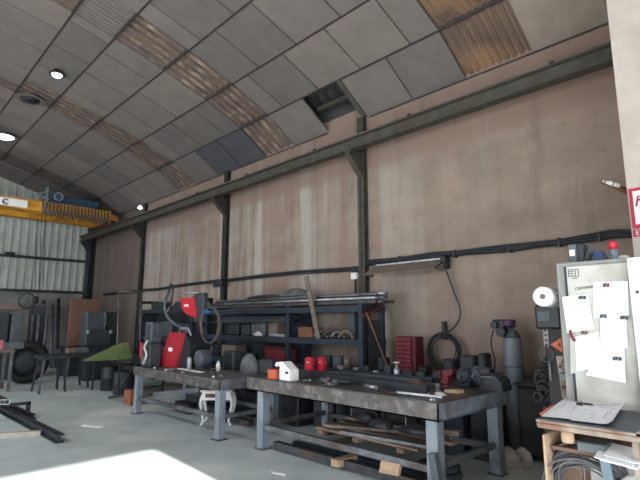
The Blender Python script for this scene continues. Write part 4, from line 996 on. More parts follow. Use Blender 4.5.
# ================================================================== DESK CART
DX0, DX1, DYa, DYb, DZt = .77, 1.33, 3.16, 3.90, 1.0
t = thing('desk_cart', 'tan metal trolley desk with a dark mat, in front of the cabinet', 'trolley', (1.08, 3.56, 0))
c = MB(); c.box(DX0, DX1, DYa, DYb, DZt - .055, DZt - .02, bev=.008); c.box(DX0, DX1, DYa, DYa + .02, DZt - .02, DZt - .006); c.box(DX0, DX0 + .02, DYa, DYb, DZt - .02, DZt + .0); c.build('tray_frame', 'tan_steel', parent=t)
c = MB(); c.box(DX0 + .02, DX1 - .005, DYa + .015, DYb - .01, DZt - .022, DZt - .002, bev=.004); c.build('mat', 'grey_dark', parent=t)
c = MB(); c.box(DX0 + .02, DX1 - .005, DYa + .006, DYa + .02, DZt - .03, DZt + .004, bev=.004); c.build('front_lip', 'grey_machine', parent=t)
MB().lathe((DX1 - .16, DYa + .06, DZt - .125), [(.032, 0), (.036, .01), (.036, .07)], 18).build('spacer', 'wood_pale', parent=t)
for (x, y) in ((DX0 + .02, DYa + .02), (DX0 + .02, DYb - .06), (DX1 - .06, DYb - .06)): MB().box(x, x + .03, y, y + .03, .04, DZt - .05).build('leg', 'tan_steel', parent=t)
MB().box(DX1 - .03, DX1 - .015, DYa + .04, DYb - .1, .08, DZt - .10, bev=.003).build('side_panel', 'wood_pale', parent=t)
MB().box(DX0 + .02, DX1 - .04, DYa + .1, DYb - .02, DZt - .19, DZt - .17).build('shelf', 'wood_brown', parent=t); MB().box(DX0 + .02, DX1 - .04, DYa + .02, DYb - .02, .25, .27).build('shelf', 'wood_brown', parent=t)
c = MB()
for (x, y) in ((DX0 + .035, DYa + .035), (DX0 + .035, DYb - .045), (DX1 - .045, DYb - .045), (DX1 - .045, DYa + .06)): c.cyl((x - .012, y, .04), (x + .012, y, .04), .04, 16)
c.build('caster', 'black_rubber', parent=t)

# papers on desk
def dpaper(quad, z, label, seed, curl=0.0):
    P = [at(x, y, 2, z) for x, y in quad]
    t = thing('drawing_sheet', label, 'paper', (P[0].x, P[0].y, z), 'drawings on the desk')
    n = 8; vs = []; fs = []
    for i in range(n + 1):
        for j in range(n + 1):
            u, v = i / n, j / n; p = P[0].lerp(P[1], u).lerp(P[3].lerp(P[2], u), v); p.z = z + curl * max(0, u - .8) ** 2 * 20 + .002 * math.sin(5 * u + seed) * math.sin(4 * v); vs.append(p)
    for i in range(n):
        for j in range(n): fs.append((i * (n + 1) + j, i * (n + 1) + j + 1, (i + 1) * (n + 1) + j + 1, (i + 1) * (n + 1) + j))
    m_ = len(vs); vs2 = [v - Vector((0, 0, .0012)) for v in vs]
    mb = MB(); mb.add(vs, fs); mb.add(vs2, [f_[::-1] for f_ in fs]); mb.build('sheet', 'paper', parent=t)
    rnd = random.Random(seed); c = MB()
    def pt(u, v): p = P[0].lerp(P[1], u).lerp(P[3].lerp(P[2], u), v); p.z = z + .0035; return p
    for k in range(9):
        u, v = rnd.uniform(.1, .6), rnd.uniform(.15, .85); c.bar(pt(u, v), pt(u + rnd.uniform(.08, .3), v), .0025, .0008)
    for k in range(4):
        u, v = rnd.uniform(.1, .8), rnd.uniform(.1, .6); c.bar(pt(u, v), pt(u, v + .25), .002, .0008)
    c.build('printed_lines', 'ink' if seed % 2 else 'paper_line', parent=t)
dpaper([(541, 416), (590, 421), (608, 399), (566, 397)], DZt + .004, 'white drawing sheet spread at the left of the desk', 2)
dpaper([(570, 420), (613, 425), (626, 404), (588, 400)], DZt + .010, 'white drawing sheet with a curled right edge on the desk', 5, .03)
dpaper([(582, 404), (614, 405), (613, 396), (583, 395)], DZt + .016, 'narrow white sheet at the back of the papers on the desk', 3)
tag(MB().tube([at(540.5, 414, 2, DZt + .012), at(553, 405, 2, DZt + .012)], .006, 8).build('orange_pencil', 'orange'), 'orange pencil along the left edge of the desk papers', 'pencil')
tag(MB().box(1.22, 1.32, 3.84, 3.885, DZt - .002, DZt + .02, bev=.004).build('dark_ruler', 'dark_steel'), 'dark metal strip at the back left of the desk top', 'strip')
# things beneath
sz = DZt - .17
p = at(598, 447, 2, sz + .05); tag(MB().box(.97, 1.13, 3.24, 3.4, sz, sz + .055, bev=.006).build('grey_tray_box', 'grey_box'), 'flat grey box under the desk top, behind the loose papers', 'box')
for k, (dx, dy, lbx) in enumerate(((0, 0, 'lowest loose white sheet in the stack sticking out of the desk shelf'), (.02, -.02, 'creased white sheet in the middle of the stack on the desk shelf'), (-.02, .02, 'topmost loose white sheet of the stack on the desk shelf'))):
    z = sz + .015 + .012 * k
    P = [(.98 + dx, 3.14 + dy, z - .02), (.79 + dx, 3.12 + dy, z - .03), (.79 + dx, 3.32 + dy, z), (1.0 + dx, 3.36 + dy, z + .005)]
    tag(MB().prism(P, (0, 0, .004)).build('loose_sheet', 'paper'), lbx, 'paper', 'loose papers on the desk shelf')
tag(MB().prism([(1.0, 3.2, sz), (.95, 3.2, sz), (.90, 3.16, .5), (.95, 3.16, .5)], (0, .02, 0)).build('strap', 'blue_grey'), 'blue-grey flat strap hanging under the desk shelf', 'strap')
c = MB(); cc = Vector((1.12, 3.30, .62))
rnd = random.Random(3)
for k in range(28):
    R = rnd.uniform(.14, .245); pts = []
    dz = rnd.uniform(-.05, .04); dy = rnd.uniform(-.07, .07); tl = rnd.uniform(-.25, .25)
    for j in range(30):
        a = 2 * PI * j / 30; pts.append(cc + Vector((R * math.cos(a), dy + tl * R * math.sin(a) , dz + R * .9 * math.sin(a))))
    c.tube(pts, .0062, 6, closed=True)
tag(c.build('cable_coil', 'cable_grey'), 'big coil of dark cable hanging under the desk', 'cable coil')
t = thing('plastic_bag', 'crumpled white plastic bag with bits under the right of the desk', 'bag', (.85, 3.3, .5))
MB().blob((.86, 3.28, .62), .085, .08, .12, 8, .3).build('bag_body', 'white', parent=t)
MB().blob((.93, 3.24, .68), .02, .02, .02, 8, .1).build('blue_bit', 'blue_paint', parent=t)
tag(MB().box(.8, 1.3, 3.2, 3.6, .27, .5, bev=.02).build('blue_case', 'blue_grey'), 'blue-grey case on the bottom shelf of the desk', 'case')

# ================================================================== PIER: sign, stick
t = thing('extinguisher_sign', 'red and white fire extinguisher sign on the pale pier', 'sign', (.93, 4.99, 2.35))
xa, xb = 1.115, .74; 
za = 2.79; zb = 2.42
xa = at(629.5, 200, 1, 4.99).x
MB().box(xa - .0, xb, 4.985, 4.995, zb, za, bev=.004).build('sign_board', 'sign_red', parent=t)
MB().box(xa - .03, xb + .03, 4.981, 4.985, zb + .035, za - .03).build('white_field', 'white_sign', parent=t)
c = MB(); c.box(xa - .075, xa - .155, 4.977, 4.981, zb + .04, zb + .20); c.box(xa - .095, xa - .135, 4.977, 4.981, zb + .2, zb + .24); c.box(xa - .06, xa - .13, 4.977, 4.981, zb + .245, zb + .265)
c.tube([(xa - .13, 4.979, zb + .255), (xa - .07, 4.979, zb + .29), (xa - .05, 4.979, zb + .2)], .008, 6)
c.build('extinguisher_pictogram', 'sign_red', parent=t)
c = MB(); c.box(xa + .0, xb, 4.985, 4.995, zb - .075, zb - .01); pl = c.build('text_plate', 'sign_red', parent=t)
text_mesh('lettering', 'EXTINTOR', .06, 'white_sign', (xa - .02, 4.982, zb - .063), (-1, 0, 0), (0, 0, 1), pl, .001)
a = at(598, 180, 1, 4.9); b = at(626, 197, 1, 5.15)
t = thing('bracket_pole', 'short rusty pole with white tape jutting out behind the pier', 'pole', (b.x, 5.2, b.z))
A = at(601, 182, 1, 5.3); B = at(630, 196, 1, 5.45); B.x = 1.13; 
MB().tube([A, A.lerp(B, .5), B], [.014, .028, .042], 10).build('pole', 'orange_rust', parent=t)
A2 = at(603, 181, 1, 5.27); B2 = at(620, 186, 1, 5.27)
MB().tube([A2, A2.lerp(B2, .3), A2.lerp(B2, .35), B2], [.014, .018, .022, .018], 10).build('tape_wrap', 'white', parent=t)
for q in (.12, .62): 
    pq = A2.lerp(B2, q); MB().tube([pq, A2.lerp(B2, q + .07)], .024, 10).build('clamp_ring', 'tan_steel', parent=t)

# ================================================================== WELDER on the left bench
wx, wy, wz = 7.65, 4.3, LZ
t = thing('red_welder', 'red-sided welding machine standing tilted on the steel bench', 'welding machine', (wx, wy, wz))
A = at(160, 365, 1, 4.05); 
q = [at(159, 365, 1, 4.1), at(174.5, 368, 1, 4.1), at(182.5, 333, 1, 4.1), at(169, 332.5, 1, 4.1)]
dz = LZ - min(q[0].z, q[1].z)
q = [p + Vector((0, 0, max(dz, 0) + .002)) for p in q]; q[1].z = q[0].z = LZ + .002
MB().prism(q, (-.02, .05, 0)).build('side_panel', 'red_paint', parent=t)
c = MB(); ax_ = (q[0] + q[1]) / 2; tp = (q[2] + q[3]) / 2
pc = q[0].lerp(q[2], .5); c.box(pc.x + .07, pc.x - .07, pc.y - .004, pc.y, pc.z - .025, pc.z + .04); c.build('badge', 'white', parent=t)
c = MB(); c.prism([q[1] + Vector((.0, .05, 0)), q[1] + Vector((-.38, .05, 0)), q[1] + Vector((-.42, .05, .42)), q[2] + Vector((0, .05, 0))], (0, .35, 0)); c.build('machine_body', 'black_plastic', parent=t)
c = MB(); hx = q[2].x; hz = q[2].z; c.tube([(hx + .2, 4.15, hz - .02), (hx + .15, 4.15, hz + .08), (hx - .1, 4.15, hz + .08), (hx - .2, 4.15, hz - .04)], .015, 8); c.build('handle', 'bright_steel', parent=t)
# grey cylinder unit at right of it with vent
x, z = at(202, 365, 1, 4.2).x, LZ
t = thing('cooling_unit', 'grey rounded unit with a white cable gland, right of the red welder', 'machine', (x, 4.25, LZ))
MB().lathe((x, 4.1, LZ + .2), [(.08, 0), (.13, .02), (.14, .05), (.14, .2), (.12, .23)], 24, axis='y').build('drum', 'grey_machine', parent=t)
MB().box(x - .13, x + .13, 4.12, 4.32, LZ, LZ + .08, bev=.01).build('foot', 'dark_steel', parent=t)
c = MB(); c.box(x + .12, x + .2, 4.03, 4.1, LZ + .02, LZ + .22, bev=.02); c.build('gland', 'bright_steel', parent=t)
# left part: second machine w/ red stripe
x = 8.42
t = thing('dark_welder', 'dark grey boxy welder with a red stripe on the left end of the bench', 'welding machine', (x, 3.95, LZ))
x = 8.42
MB().box(x - .16, x + .2, 3.84, 4.06, LZ, LZ + .42, bev=.02).build('machine_body', 'grey_dark', parent=t)
MB().box(x - .14, x + .14, 3.86, 4.06, LZ + .42, LZ + .78, bev=.02).build('upper_box', 'grey_machine', parent=t)
MB().box(x - .10, x + .10, 3.848, 3.86, LZ + .48, LZ + .72, bev=.004).build('front_panel', 'grey_dark', parent=t)
MB().box(x + .15, x + .21, 3.825, 3.85, LZ + .14, LZ + .42, bev=.01).build('red_stripe', 'red_bright', parent=t)
MB().tube(smooth_path([(x - .12, 3.81, LZ + .46), (x - .05, 3.79, LZ + .34), (x - .13, 3.8, LZ + .22), (x - .03, 3.8, LZ + .06)], 6), .018, 8).build('hose', 'pale_cloth', parent=t)
MB().lathe((x - .02, 3.79, LZ + .11), [(.08, 0), (.09, .02), (.09, .05)], 20, axis='y').build('reel', 'grey_box', parent=t)
# wire feeder on a boom
bx = at(190, 345, 1, 4.45).x
t = thing('wire_feeder', 'bright red wire feeder with a white badge on a boom above the bench', 'wire feeder', (bx, 4.5, LZ))
MB().bar((bx - .15, 4.68, LZ), (bx + .02, 4.58, 1.7), .06, .06).build('boom', 'dark_steel', parent=t)
MB().bar((bx - .35, 4.68, LZ), (bx - .08, 4.58, 1.62), .04, .04).build('boom', 'wood_grey', parent=t)
MB().box(bx - .5, bx + .1, 4.6, 4.82, LZ, LZ + .04, bev=.01).build('base_plate', 'dark_steel', parent=t)
r0 = at(181, 298, 1, 4.4); r1 = at(194, 298, 1, 4.4); r2 = at(196, 318, 1, 4.4); r3 = at(186, 314, 1, 4.4); r4 = at(181.5, 308, 1, 4.4)
MB().prism([r0, r1, r2, r3, r4], (0, .22, 0)).build('feeder_case', 'red_bright', parent=t)
bd = at(186.5, 305.5, 1, 4.4); MB().box(bd.x - .07, bd.x + .07, 4.39, 4.4, bd.z - .02, bd.z + .02).build('badge', 'white', parent=t)
e0 = at(200, 293, 1, 4.45); e1 = at(204, 322, 1, 4.45); MB().box(e1.x, at(195, 300, 1, 4.45).x, 4.42, 4.52, e1.z, e0.z, bev=.02).build('back_case', 'grey_dark', parent=t)
MB().tube([at(178, 292, 1, 4.4), at(198, 293, 1, 4.4)], .012, 6).build('handle', 'bright_steel', parent=t)
hb = at(206, 312, 1, 4.4); MB().box(hb.x - .07, hb.x + .07, 4.38, 4.46, hb.z - .03, hb.z + .03, bev=.01).build('connector', 'blue_bright', parent=t)
hose = smooth_path([at(x_, y_, 1, 4.38) for x_, y_ in ((180, 297), (174, 303), (168, 310), (166, 316))])
MB().tube(hose, .02, 8).build('hose', 'wood_grey', parent=t)
hose = smooth_path([at(x_, y_, 1, 4.36) for x_, y_ in ((169, 291), (165.5, 300), (165, 309), (168, 317), (175, 324), (184, 329), (191, 335), (196, 343))])
MB().tube(hose, .03, 8).build('hose', 'grey_box', parent=t)
hose = smooth_path([at(x_, y_, 1, 4.34) for x_, y_ in ((168, 292), (171, 284), (173, 291), (170, 311), (178, 315))])
MB().tube(hose, .014, 8).build('hose', 'cable', parent=t)
rc2 = at(209, 325, 1, 4.36); c = MB(); 
for R in (.0, .03): c.ring((rc2.x, 4.36 + R, rc2.z), .29 + R * .3, .007, 'y', 36, 6)
c.build('cable_ring', 'cable_grey', parent=t)
# white cloth strip & small stuff on left bench top
p = at(192, 371, 2, LZ); tag(MB().prism([(p.x + .5, p.y - .0, LZ), (p.x - .35, p.y - .05, LZ), (p.x - .3, p.y + .08, LZ), (p.x + .4, p.y + .08, LZ)], (0, 0, .012)).build('white_strip', 'white'), 'long white strip lying on the steel bench before the welder', 'strip')
for k, (px, py, r, h, m, lb, nm, ct) in enumerate(((218, 371, .035, .16, 'white', 'small white upright bottle at the right corner of the steel bench', 'bottle', 'bottle'), (226, 368, .05, .1, 'orange_rust', 'small rusty tin on the steel bench', 'tin', 'tin'), (213, 373, .04, .05, 'bright_steel', 'little bright nut on the steel bench edge', 'nut', 'nut'), (233, 368, .08, .07, 'grey_box', 'flat grey tin at the back right of the steel bench', 'tin', 'tin'))):
    p = at(px, py, 2, LZ); tag(MB().lathe((p.x, p.y, LZ), [(r, 0), (r, h * .7), (r * .5, h * .85), (r * .5, h)], 16).build(nm, m), lb, ct)
p = at(242, 366, 2, LZ); tag(MB().blob((6.35, 4.6, LZ), .2, .13, .3, 12, .25, flat=True).build('rag_pile', 'grey_cloth'), 'pile of grey-brown rags at the back of the steel bench', 'rags')
p = at(240, 352, 2, LZ); 
for k, (x, y, h, lb) in enumerate(((7.05, 4.75, .3, 'dark upright case at the back of the steel bench'), (6.0, 4.72, .22, 'low dark case near the right end of the steel bench'))):
    tag(MB().box(x - .16, x + .16, y - .1, y + .08, LZ, LZ + h, bev=.02).build('tool_case', 'grey_dark'), lb, 'case')

# small stool under the left bench
fp = at(211.5, 425, 2, 0); sx_, sy_ = fp.x, fp.y + .1
t = thing('small_stool', 'small peeling white stool with curved legs under the steel bench', 'stool', (sx_, sy_, 0))
dirx = Vector((RT.x, RT.y, 0)).normalized(); diry = Vector((FW.x, FW.y, 0)).normalized()
def sp(u, v, z): return Vector((sx_, sy_, z)) + dirx * u + diry * v
MB().prism([sp(-.25, -.14, .50), sp(.25, -.14, .50), sp(.25, .2, .50), sp(-.25, .2, .50)], (0, 0, .03)).build('seat', 'pale_cloth', parent=t)
MB().prism([sp(-.22, -.13, .38), sp(.22, -.13, .38), sp(.22, -.13, .5), sp(-.22, -.13, .5)], diry * .02).build('apron', 'white', parent=t)
MB().prism([sp(-.17, -.14, .42), sp(.02, -.14, .42), sp(.04, -.14, .48), sp(-.17, -.14, .48)], diry * .012).build('bare_patch', 'orange_rust', parent=t)
for (u, v) in ((-.21, -.1), (.21, -.1), (-.21, .16), (.21, .16)):
    s_ = 1 if u > 0 else -1
    MB().tube(smooth_path([sp(u, v, .46), sp(u + s_ * .035, v, .34), sp(u + s_ * .01, v, .18), sp(u - s_ * .01, v, .06), sp(u + s_ * .03, v, .008)], 4), [.03] * 4 + [.026] * 4 + [.02] * 5 + [.018] * 4, 8).build('leg', 'white', parent=t)
# steel scrap under left bench
for k, (a, b, w_, lb) in enumerate((((8.3, 4.0, .33), (7.2, 4.25, .5), .09, 'wide pale bar leaning on the rail under the steel bench'), ((8.3, 4.5, .05), (7.4, 4.6, .05), .08, 'dark bar lying on the floor under the steel bench'), ((7.6, 4.5, .04), (7.2, 4.55, .62), .06, 'short bar standing slanted under the steel bench'), ((8.2, 4.55, .05), (6.3, 4.62, .05), .1, 'thick dark bar at the back under the steel bench'))):
    tag(MB().bar(a, b, w_, w_ * .8).build('scrap_bar', 'raw_steel' if k == 0 else 'bar_steel'), lb, 'bar')
for k, (x, y, w_, h, m, lb) in enumerate(((7.9, 5.2, .5, .5, 'grey_dark', 'dark crate behind the left part of the steel bench'), (7.0, 5.25, .45, .4, 'black_plastic', 'black crate behind the steel bench'), (5.5, 5.5, .3, .4, 'grey_dark', 'dark crate behind the gap between the two benches'))):
    tag(MB().box(x - w_ / 2, x + w_ / 2, y - .2, y + .2, 0, h, bev=.02).build('crate', m), lb, 'crate')

for k, (x, y, w_, d_, h, m, lb) in enumerate(((8.75, 5.25, .6, .5, .6, 'grey_dark', 'tall dark filler box added behind the far left end of the steel bench'), (7.45, 5.3, .4, .5, .62, 'black_plastic', 'tall black filler box added in the middle behind the steel bench'),
        (6.45, 5.3, .5, .5, .5, 'dark_steel', 'dark steel filler box added behind the right part of the steel bench'), (5.95, 5.25, .35, .5, .62, 'black_plastic', 'black filler box added behind the right end of the steel bench'),
        (8.1, 4.45, .5, .3, .18, 'black_plastic', 'low black filler box added under the left end of the steel bench'), (7.1, 4.55, .5, .25, .2, 'dark_steel', 'low dark filler box added under the middle of the steel bench'))):
    tag(MB().box(x - w_ / 2, x + w_ / 2, y - d_ / 2 + .1, y + d_ / 2, 0, h, bev=.02).build('crate', m), lb, 'crate')  # dark fillers added to darken the bright floor around the steel bench
for k, (x, y, w_, h, m, lb) in enumerate(((5.15, 5.55, .3, .62, 'black_plastic', 'tall black filler box added behind the far left end of the welding table'), (4.38, 5.55, .1, .6, 'dark_steel', 'narrow dark filler box added between the crates behind the welding table'), (3.72, 5.55, .12, .55, 'grey_dark', 'narrow grey filler box added between the black and blue crates'), (2.95, 5.6, .3, .6, 'black_plastic', 'black filler box added behind the right end of the welding table'))):
    tag(MB().box(x - w_ / 2, x + w_ / 2, y - .12, y + .12, 0, h, bev=.02).build('crate', m), lb, 'crate')  # more added fillers, keeping the space behind the welding table dark

# ================================================================== UNDER THE WELDING TABLE
zr = .0
for k, (a, b, w_, h_, m, lb) in enumerate((((5.0, 4.05, .06), (2.7, 4.12, .06), .09, .09, 'bar_steel', 'dark square bar lying on the floor nearest the front under the welding table'),
        ((4.9, 4.28, .05), (2.8, 4.34, .05), .08, .08, 'navy_steel', 'dark blue bar lying on the floor under the welding table'))):
    tag(MB().bar(a, b, w_, h_).build('floor_bar', m), lb, 'bar')
# pallet pile
pl_ = thing('broken_pallet', 'broken wooden pallet lying on the lower rails of the welding table', 'pallet', (3.7, 4.6, .3))
for k, (y, z, xa, xb, m) in enumerate(((4.12, .345, 4.35, 2.9, 'wood_x'), (4.35, .345, 4.45, 3.0, 'wood'), (4.58, .345, 4.4, 2.9, 'wood_x'), (4.82, .345, 4.5, 3.1, 'wood'))):
    MB().box(xb, xa, y, y + .10, z, z + .022).build('deck_board', m, parent=pl_)
for x in (4.25, 3.7, 3.1): MB().box(x - .04, x + .04, 4.1, 4.95, .3, .345).build('stringer', 'wood_x', parent=pl_)
for k, (a, b, w_, h_, m, lb) in enumerate((((4.25, 4.2, .39), (3.3, 4.55, .41), .12, .03, 'wood_grey', 'grey plank lying slantwise on top of the pallet'), ((4.1, 4.8, .39), (2.7, 4.45, .40), .1, .03, 'wood_x', 'brown plank crossing the pallet at its back'), ((3.9, 4.1, .385), (2.75, 4.25, .385), .08, .03, 'raw_steel', 'flat steel strip lying along the front of the pallet'), ((3.7, 4.5, .43), (2.8, 4.75, .44), .12, .05, 'wood_grey', 'thick grey plank at the right of the pallet pile'))):
    tag(MB().bar(a, b, w_, h_).build('plank', m), lb, 'plank')
for k, (x, y, s_, lb) in enumerate(((3.6, 4.45, .16, 'dark metal offcut heaped in the middle of the pallet pile'), (3.15, 4.5, .18, 'crumpled dark metal offcut at the right of the pallet pile'), (3.95, 4.6, .13, 'small dark metal offcut at the left of the pallet pile'))):
    tag(MB().blob((x, y, .43), s_, s_ * .7, .1, 20 + k, .4, 10, 6, flat=True).build('metal_offcut', 'bar_steel'), lb, 'scrap metal')
q = [at(378, 466, 1, 3.97), at(396, 470, 1, 3.97), at(398, 464, 1, 3.97), at(380, 460, 1, 3.97)]
q = [at(377, 473, 1, 3.9), at(396, 477, 1, 3.9), at(398, 465, 1, 3.9), at(379, 461, 1, 3.9)]
tag(MB().prism([p + Vector((0, .03, 0)) for p in q], (0, .04, 0)).build('wood_offcut', 'wood_pale'), 'bright pale square offcut at the front of the pallet pile', 'offcut')
q = [at(331, 466, 1, 3.97), at(339, 468, 1, 3.97), at(339, 461, 1, 3.97), at(331, 459, 1, 3.97)]
tag(MB().prism(q, (0, .3, 0)).build('wood_offcut', 'wood_pale'), 'small pale block end at the front left under the pallet', 'offcut')
a = at(431, 452, 1, 3.70); a = Vector((2.62, 3.76, .50)); b = Vector((2.42, 3.80, .0))
A = at(433, 453, 1, 3.75); B = at(443, 500, 1, 3.75)
t = thing('leaning_tube', 'dark grey square tube leaning against the front right leg of the welding table', 'tube', (B.x, 3.75, 0))
B.z = .01; MB().bar(A, B, .07, .07, up=(0, 1, 0)).build('tube', 'grey_machine', parent=t)
# wheel / grey drum seen under right end
for k, (x, y, lb) in enumerate(((2.95, 4.55, 'dark hose ring on the floor under the right end of the welding table'),)):
    c = MB(); c.ring((x, y, .05), .2, .045, 'z', 28, 8); c.ring((x, y, .13), .18, .04, 'z', 28, 8); tag(c.build('hose_ring', 'grey_dark'), lb, 'hose')
# bags on floor
bp = at(514, 462, 2, 0)
for k, (px, py, s_, lb) in enumerate(((509, 460, .10, 'crumpled pale plastic bag on the floor, left of the pair'), (524, 460, .11, 'crumpled pale plastic bag on the floor, right of the pair'))):
    p = at(px, py, 2, 0); tag(MB().blob((p.x, p.y, 0), s_, s_ * .8, .15, 30 + k, .45, 12, 8, flat=True).build('plastic_bag', 'pale_cloth'), lb, 'bag', 'bags on the floor')
p = at(517, 466, 2, 0); tag(MB().prism([(p.x + .15, p.y - .02, 0), (p.x - .15, p.y - .05, 0), (p.x - .12, p.y + .1, 0), (p.x + .1, p.y + .1, 0)], (0, 0, .012)).build('cardboard_scrap', 'pale_cloth'), 'flat pale scrap in front of the two crumpled bags', 'scrap')
# behind-table storage
for k, (x, w_, h, m, lb) in enumerate(((4.7, .5, .5, 'grey_dark', 'dark crate behind the left of the welding table'), (4.05, .5, .42, 'black_plastic', 'black crate behind the middle of the welding table'), (3.4, .5, .5, 'navy_steel', 'dark blue crate behind the welding table, right of the black crate'))):
    tag(MB().box(x - w_ / 2, x + w_ / 2, 5.4, 5.7, 0, h, bev=.02).build('crate', m), lb, 'crate')

# ================================================================== FLOOR THINGS ON THE LEFT
def ibeam(a, b, w_, h_, m, label):
    a = Vector(a); b = Vector(b); c = MB(); up = Vector((0, 0, 1))
    c.bar(a + up * (.01), b + up * (.01), w_, .02); c.bar(a + up * (h_ - .01), b + up * (h_ - .01), w_, .02); c.bar(a + up * h_ / 2, b + up * h_ / 2, .015, h_)
    return tag(c.build('steel_beam', m), label, 'beam', 'beams on the floor')
a = at(8, 418, 2, 0); b = at(60, 442, 2, 0)
ibeam((12.3, 2.1, 0), (7.25, 2.20, 0), .11, .11, 'dark_steel', 'dark steel I-beam on the floor, longest and nearest the light patch')
a = at(26, 416, 2, 0); ibeam((a.x + 3.5, a.y - .1, 0), (a.x - .4, a.y, 0), .08, .08, 'dark_steel', 'shorter dark steel beam on the floor behind the long one')
a = at(2, 440, 2, .0); b = at(41, 435, 2, .0); 
longbar((a.x + .2, a.y - .0, .03), (b.x, b.y, .03), .10, .06, 'timber_grey', 'timber_block', 'pale timber batten lying across in front of the dark beams', 'timber')
A = at(-20, 396, 2, .06); B = at(22, 413, 2, .06)
A = at(0, 400.5, 2, .3); B = at(8, 402, 2, .3)
t = thing('tube_ends', 'pair of bright square tube ends at the left edge of the picture', 'tube', (A.x, A.y, .0))
for s_ in (0, 1):
    p = at(2 + s_ * 5, 402, 0, 9.3); 
    c = MB(); c.box(9.3, 10.6, p.y - .035, p.y + .035, p.z - .035, p.z + .035); tb = c.build('tube', 'dark_steel', parent=t)
    c = MB(); 
    for (y0, y1, z0, z1) in ((-.04, .04, .028, .04), (-.04, .04, -.04, -.028), (-.04, -.028, -.04, .04), (.028, .04, -.04, .04)): c.box(9.29, 9.3, p.y + y0, p.y + y1, p.z + z0, p.z + z1)
    c.build('rim', 'white', parent=tb)
c = MB(); p = at(4, 402, 0, 9.6); c.box(9.55, 9.65, p.y - .39, p.y - .34, 0, p.z - .035); c.box(9.55, 9.65, p.y + .34, p.y + .39, 0, p.z - .035); c.box(9.55, 9.65, p.y - .39, p.y + .39, p.z - .075, p.z - .035); c.build('trestle', 'dark_steel', parent=t)
p = at(90, 426, 2, 0); tag(MB().prism([(p.x + .1, p.y - .1, 0), (p.x - .25, p.y + .06, 0), (p.x - .2, p.y + .14, 0), (p.x + .16, p.y - .02, 0)], (0, 0, .008)).build('paper_scrap', 'paper'), 'small white scrap on the open concrete floor', 'scrap')
p = at(278, 473, 2, 0); tag(MB().prism([(p.x + .10, p.y - .02, 0), (p.x + .03, p.y - .05, 0), (p.x - .12, p.y, 0), (p.x - .08, p.y + .04, 0)], (0, 0, .006)).build('paper_scrap', 'paper'), 'white scrap on the floor just before the welding table', 'scrap')
p = at(127, 405, 2, 0); tag(MB().box(p.x - .12, p.x + .18, p.y, p.y + .3, 0, .27, bev=.01).build('cardboard_box', 'brick_orange'), 'small orange-brown box on the floor at the left end of the steel bench', 'box')
longbar((p.x + .9, p.y + .0, .04), (p.x + .25, p.y + .1, .14), .05, .05, 'green_dark', 'green_bar', 'short dark green bar beside the orange-brown box', 'bar')

# ================================================================== FAR LEFT: rack, green table, machines
def xbox(x0, y0, x1, y1, X, d, bev=.015):
    a = at(x0, y1, 0, X); b = at(x1, y0, 0, X); zt = at((x0 + x1) / 2, y0, 0, X).z; zb = at((x0 + x1) / 2, y1, 0, X).z
    return MB().box(X, X + d, a.y, b.y, max(zb, 0), zt, bev=bev)
r2 = rack(10.3, 13.2, 2, 'dark shelf rack in the distance against the far part of the wall', 'dark_steel', 5.75, 6.3, 2.15, (.6, 1.2, 1.9), 'storage_rack')
MB().box(10.36, 13.14, 6.26, 6.28, .3, 1.9).build('back_sheet', 'grey_dark', parent=r2)
MB().box(13.16, 13.19, 5.85, 6.25, .3, 1.9).build('end_sheet', 'grey_dark', parent=r2)
for k, (x, w_, z, h, m, lb) in enumerate(((10.8, .5, 1.2, .35, 'grey_dark', 'dark box on the middle shelf of the distant rack, nearest'), (11.7, .6, 1.2, .4, 'grey_machine', 'grey box on the middle shelf of the distant rack'), (12.6, .5, 1.2, .3, 'grey_dark', 'dark box at the far end of the middle shelf of the distant rack'), (11.2, .7, 1.9, .16, 'grey_dark', 'dark box on the top shelf of the distant rack, nearest'), (12.3, .6, 1.9, .2, 'green_dark', 'dark green box on the top shelf of the distant rack'), (11.0, .6, .6, .35, 'grey_dark', 'dark box on the bottom shelf of the distant rack'), (12.1, .7, .6, .4, 'dark_steel', 'far dark box on the bottom shelf of the distant rack'))):
    tag(MB().box(x - w_ / 2, x + w_ / 2, 5.82, 6.2, z, z + h, bev=.02).build('storage_box', m), lb, 'box')
# tall pipe frame
t = thing('pipe_stand', 'tall thin pipe frame standing beside the distant rack', 'frame', (11.9, 5.4, 0))
P = [at(119, 345, 0, 12.4), at(119, 292, 0, 12.4), at(141, 292, 0, 12.4), at(141, 345, 0, 12.4)]
P[0].z = 0; P[3].z = 0; 
for a, b in ((P[0], P[1]), (P[1], P[2]), (P[2], P[3])): MB().tube([a, b], .022, 8).build('pipe', 'raw_steel', parent=t)
# green table
TX0, TX1, TY0, TY1 = 10.6, 12.2, 4.25, 5.35
t = thing('metal_table', 'low dark metal table with thin legs under the green sheet', 'table', (11.4, 4.8, 0))
MB().box(TX0, TX1, TY0, TY1, .74, .78, bev=.005).build('tabletop', 'green_dark', parent=t)
for (x, y) in ((TX0 + .03, TY0 + .03), (TX1 - .06, TY0 + .03), (TX0 + .03, TY1 - .06), (TX1 - .06, TY1 - .06)): MB().box(x, x + .035, y, y + .035, 0, .74).build('leg', 'dark_steel', parent=t)
MB().bar((TX0 + .05, TY0 + .05, .15), (TX0 + .05, TY1 - .05, .15), .03).build('stretcher', 'dark_steel', parent=t); MB().bar((TX0 + .05, TY0 + .05, .2), (TX0 + .05, TY0 + .45, .72), .02).build('brace', 'raw_steel', parent=t)
A = at(88, 357, 0, TX0 - .02); Bq = at(128, 343, 0, TX0 + .05); Cq = at(133, 356, 0, TX0 - .02)
A.z = .785; Cq.z = .785
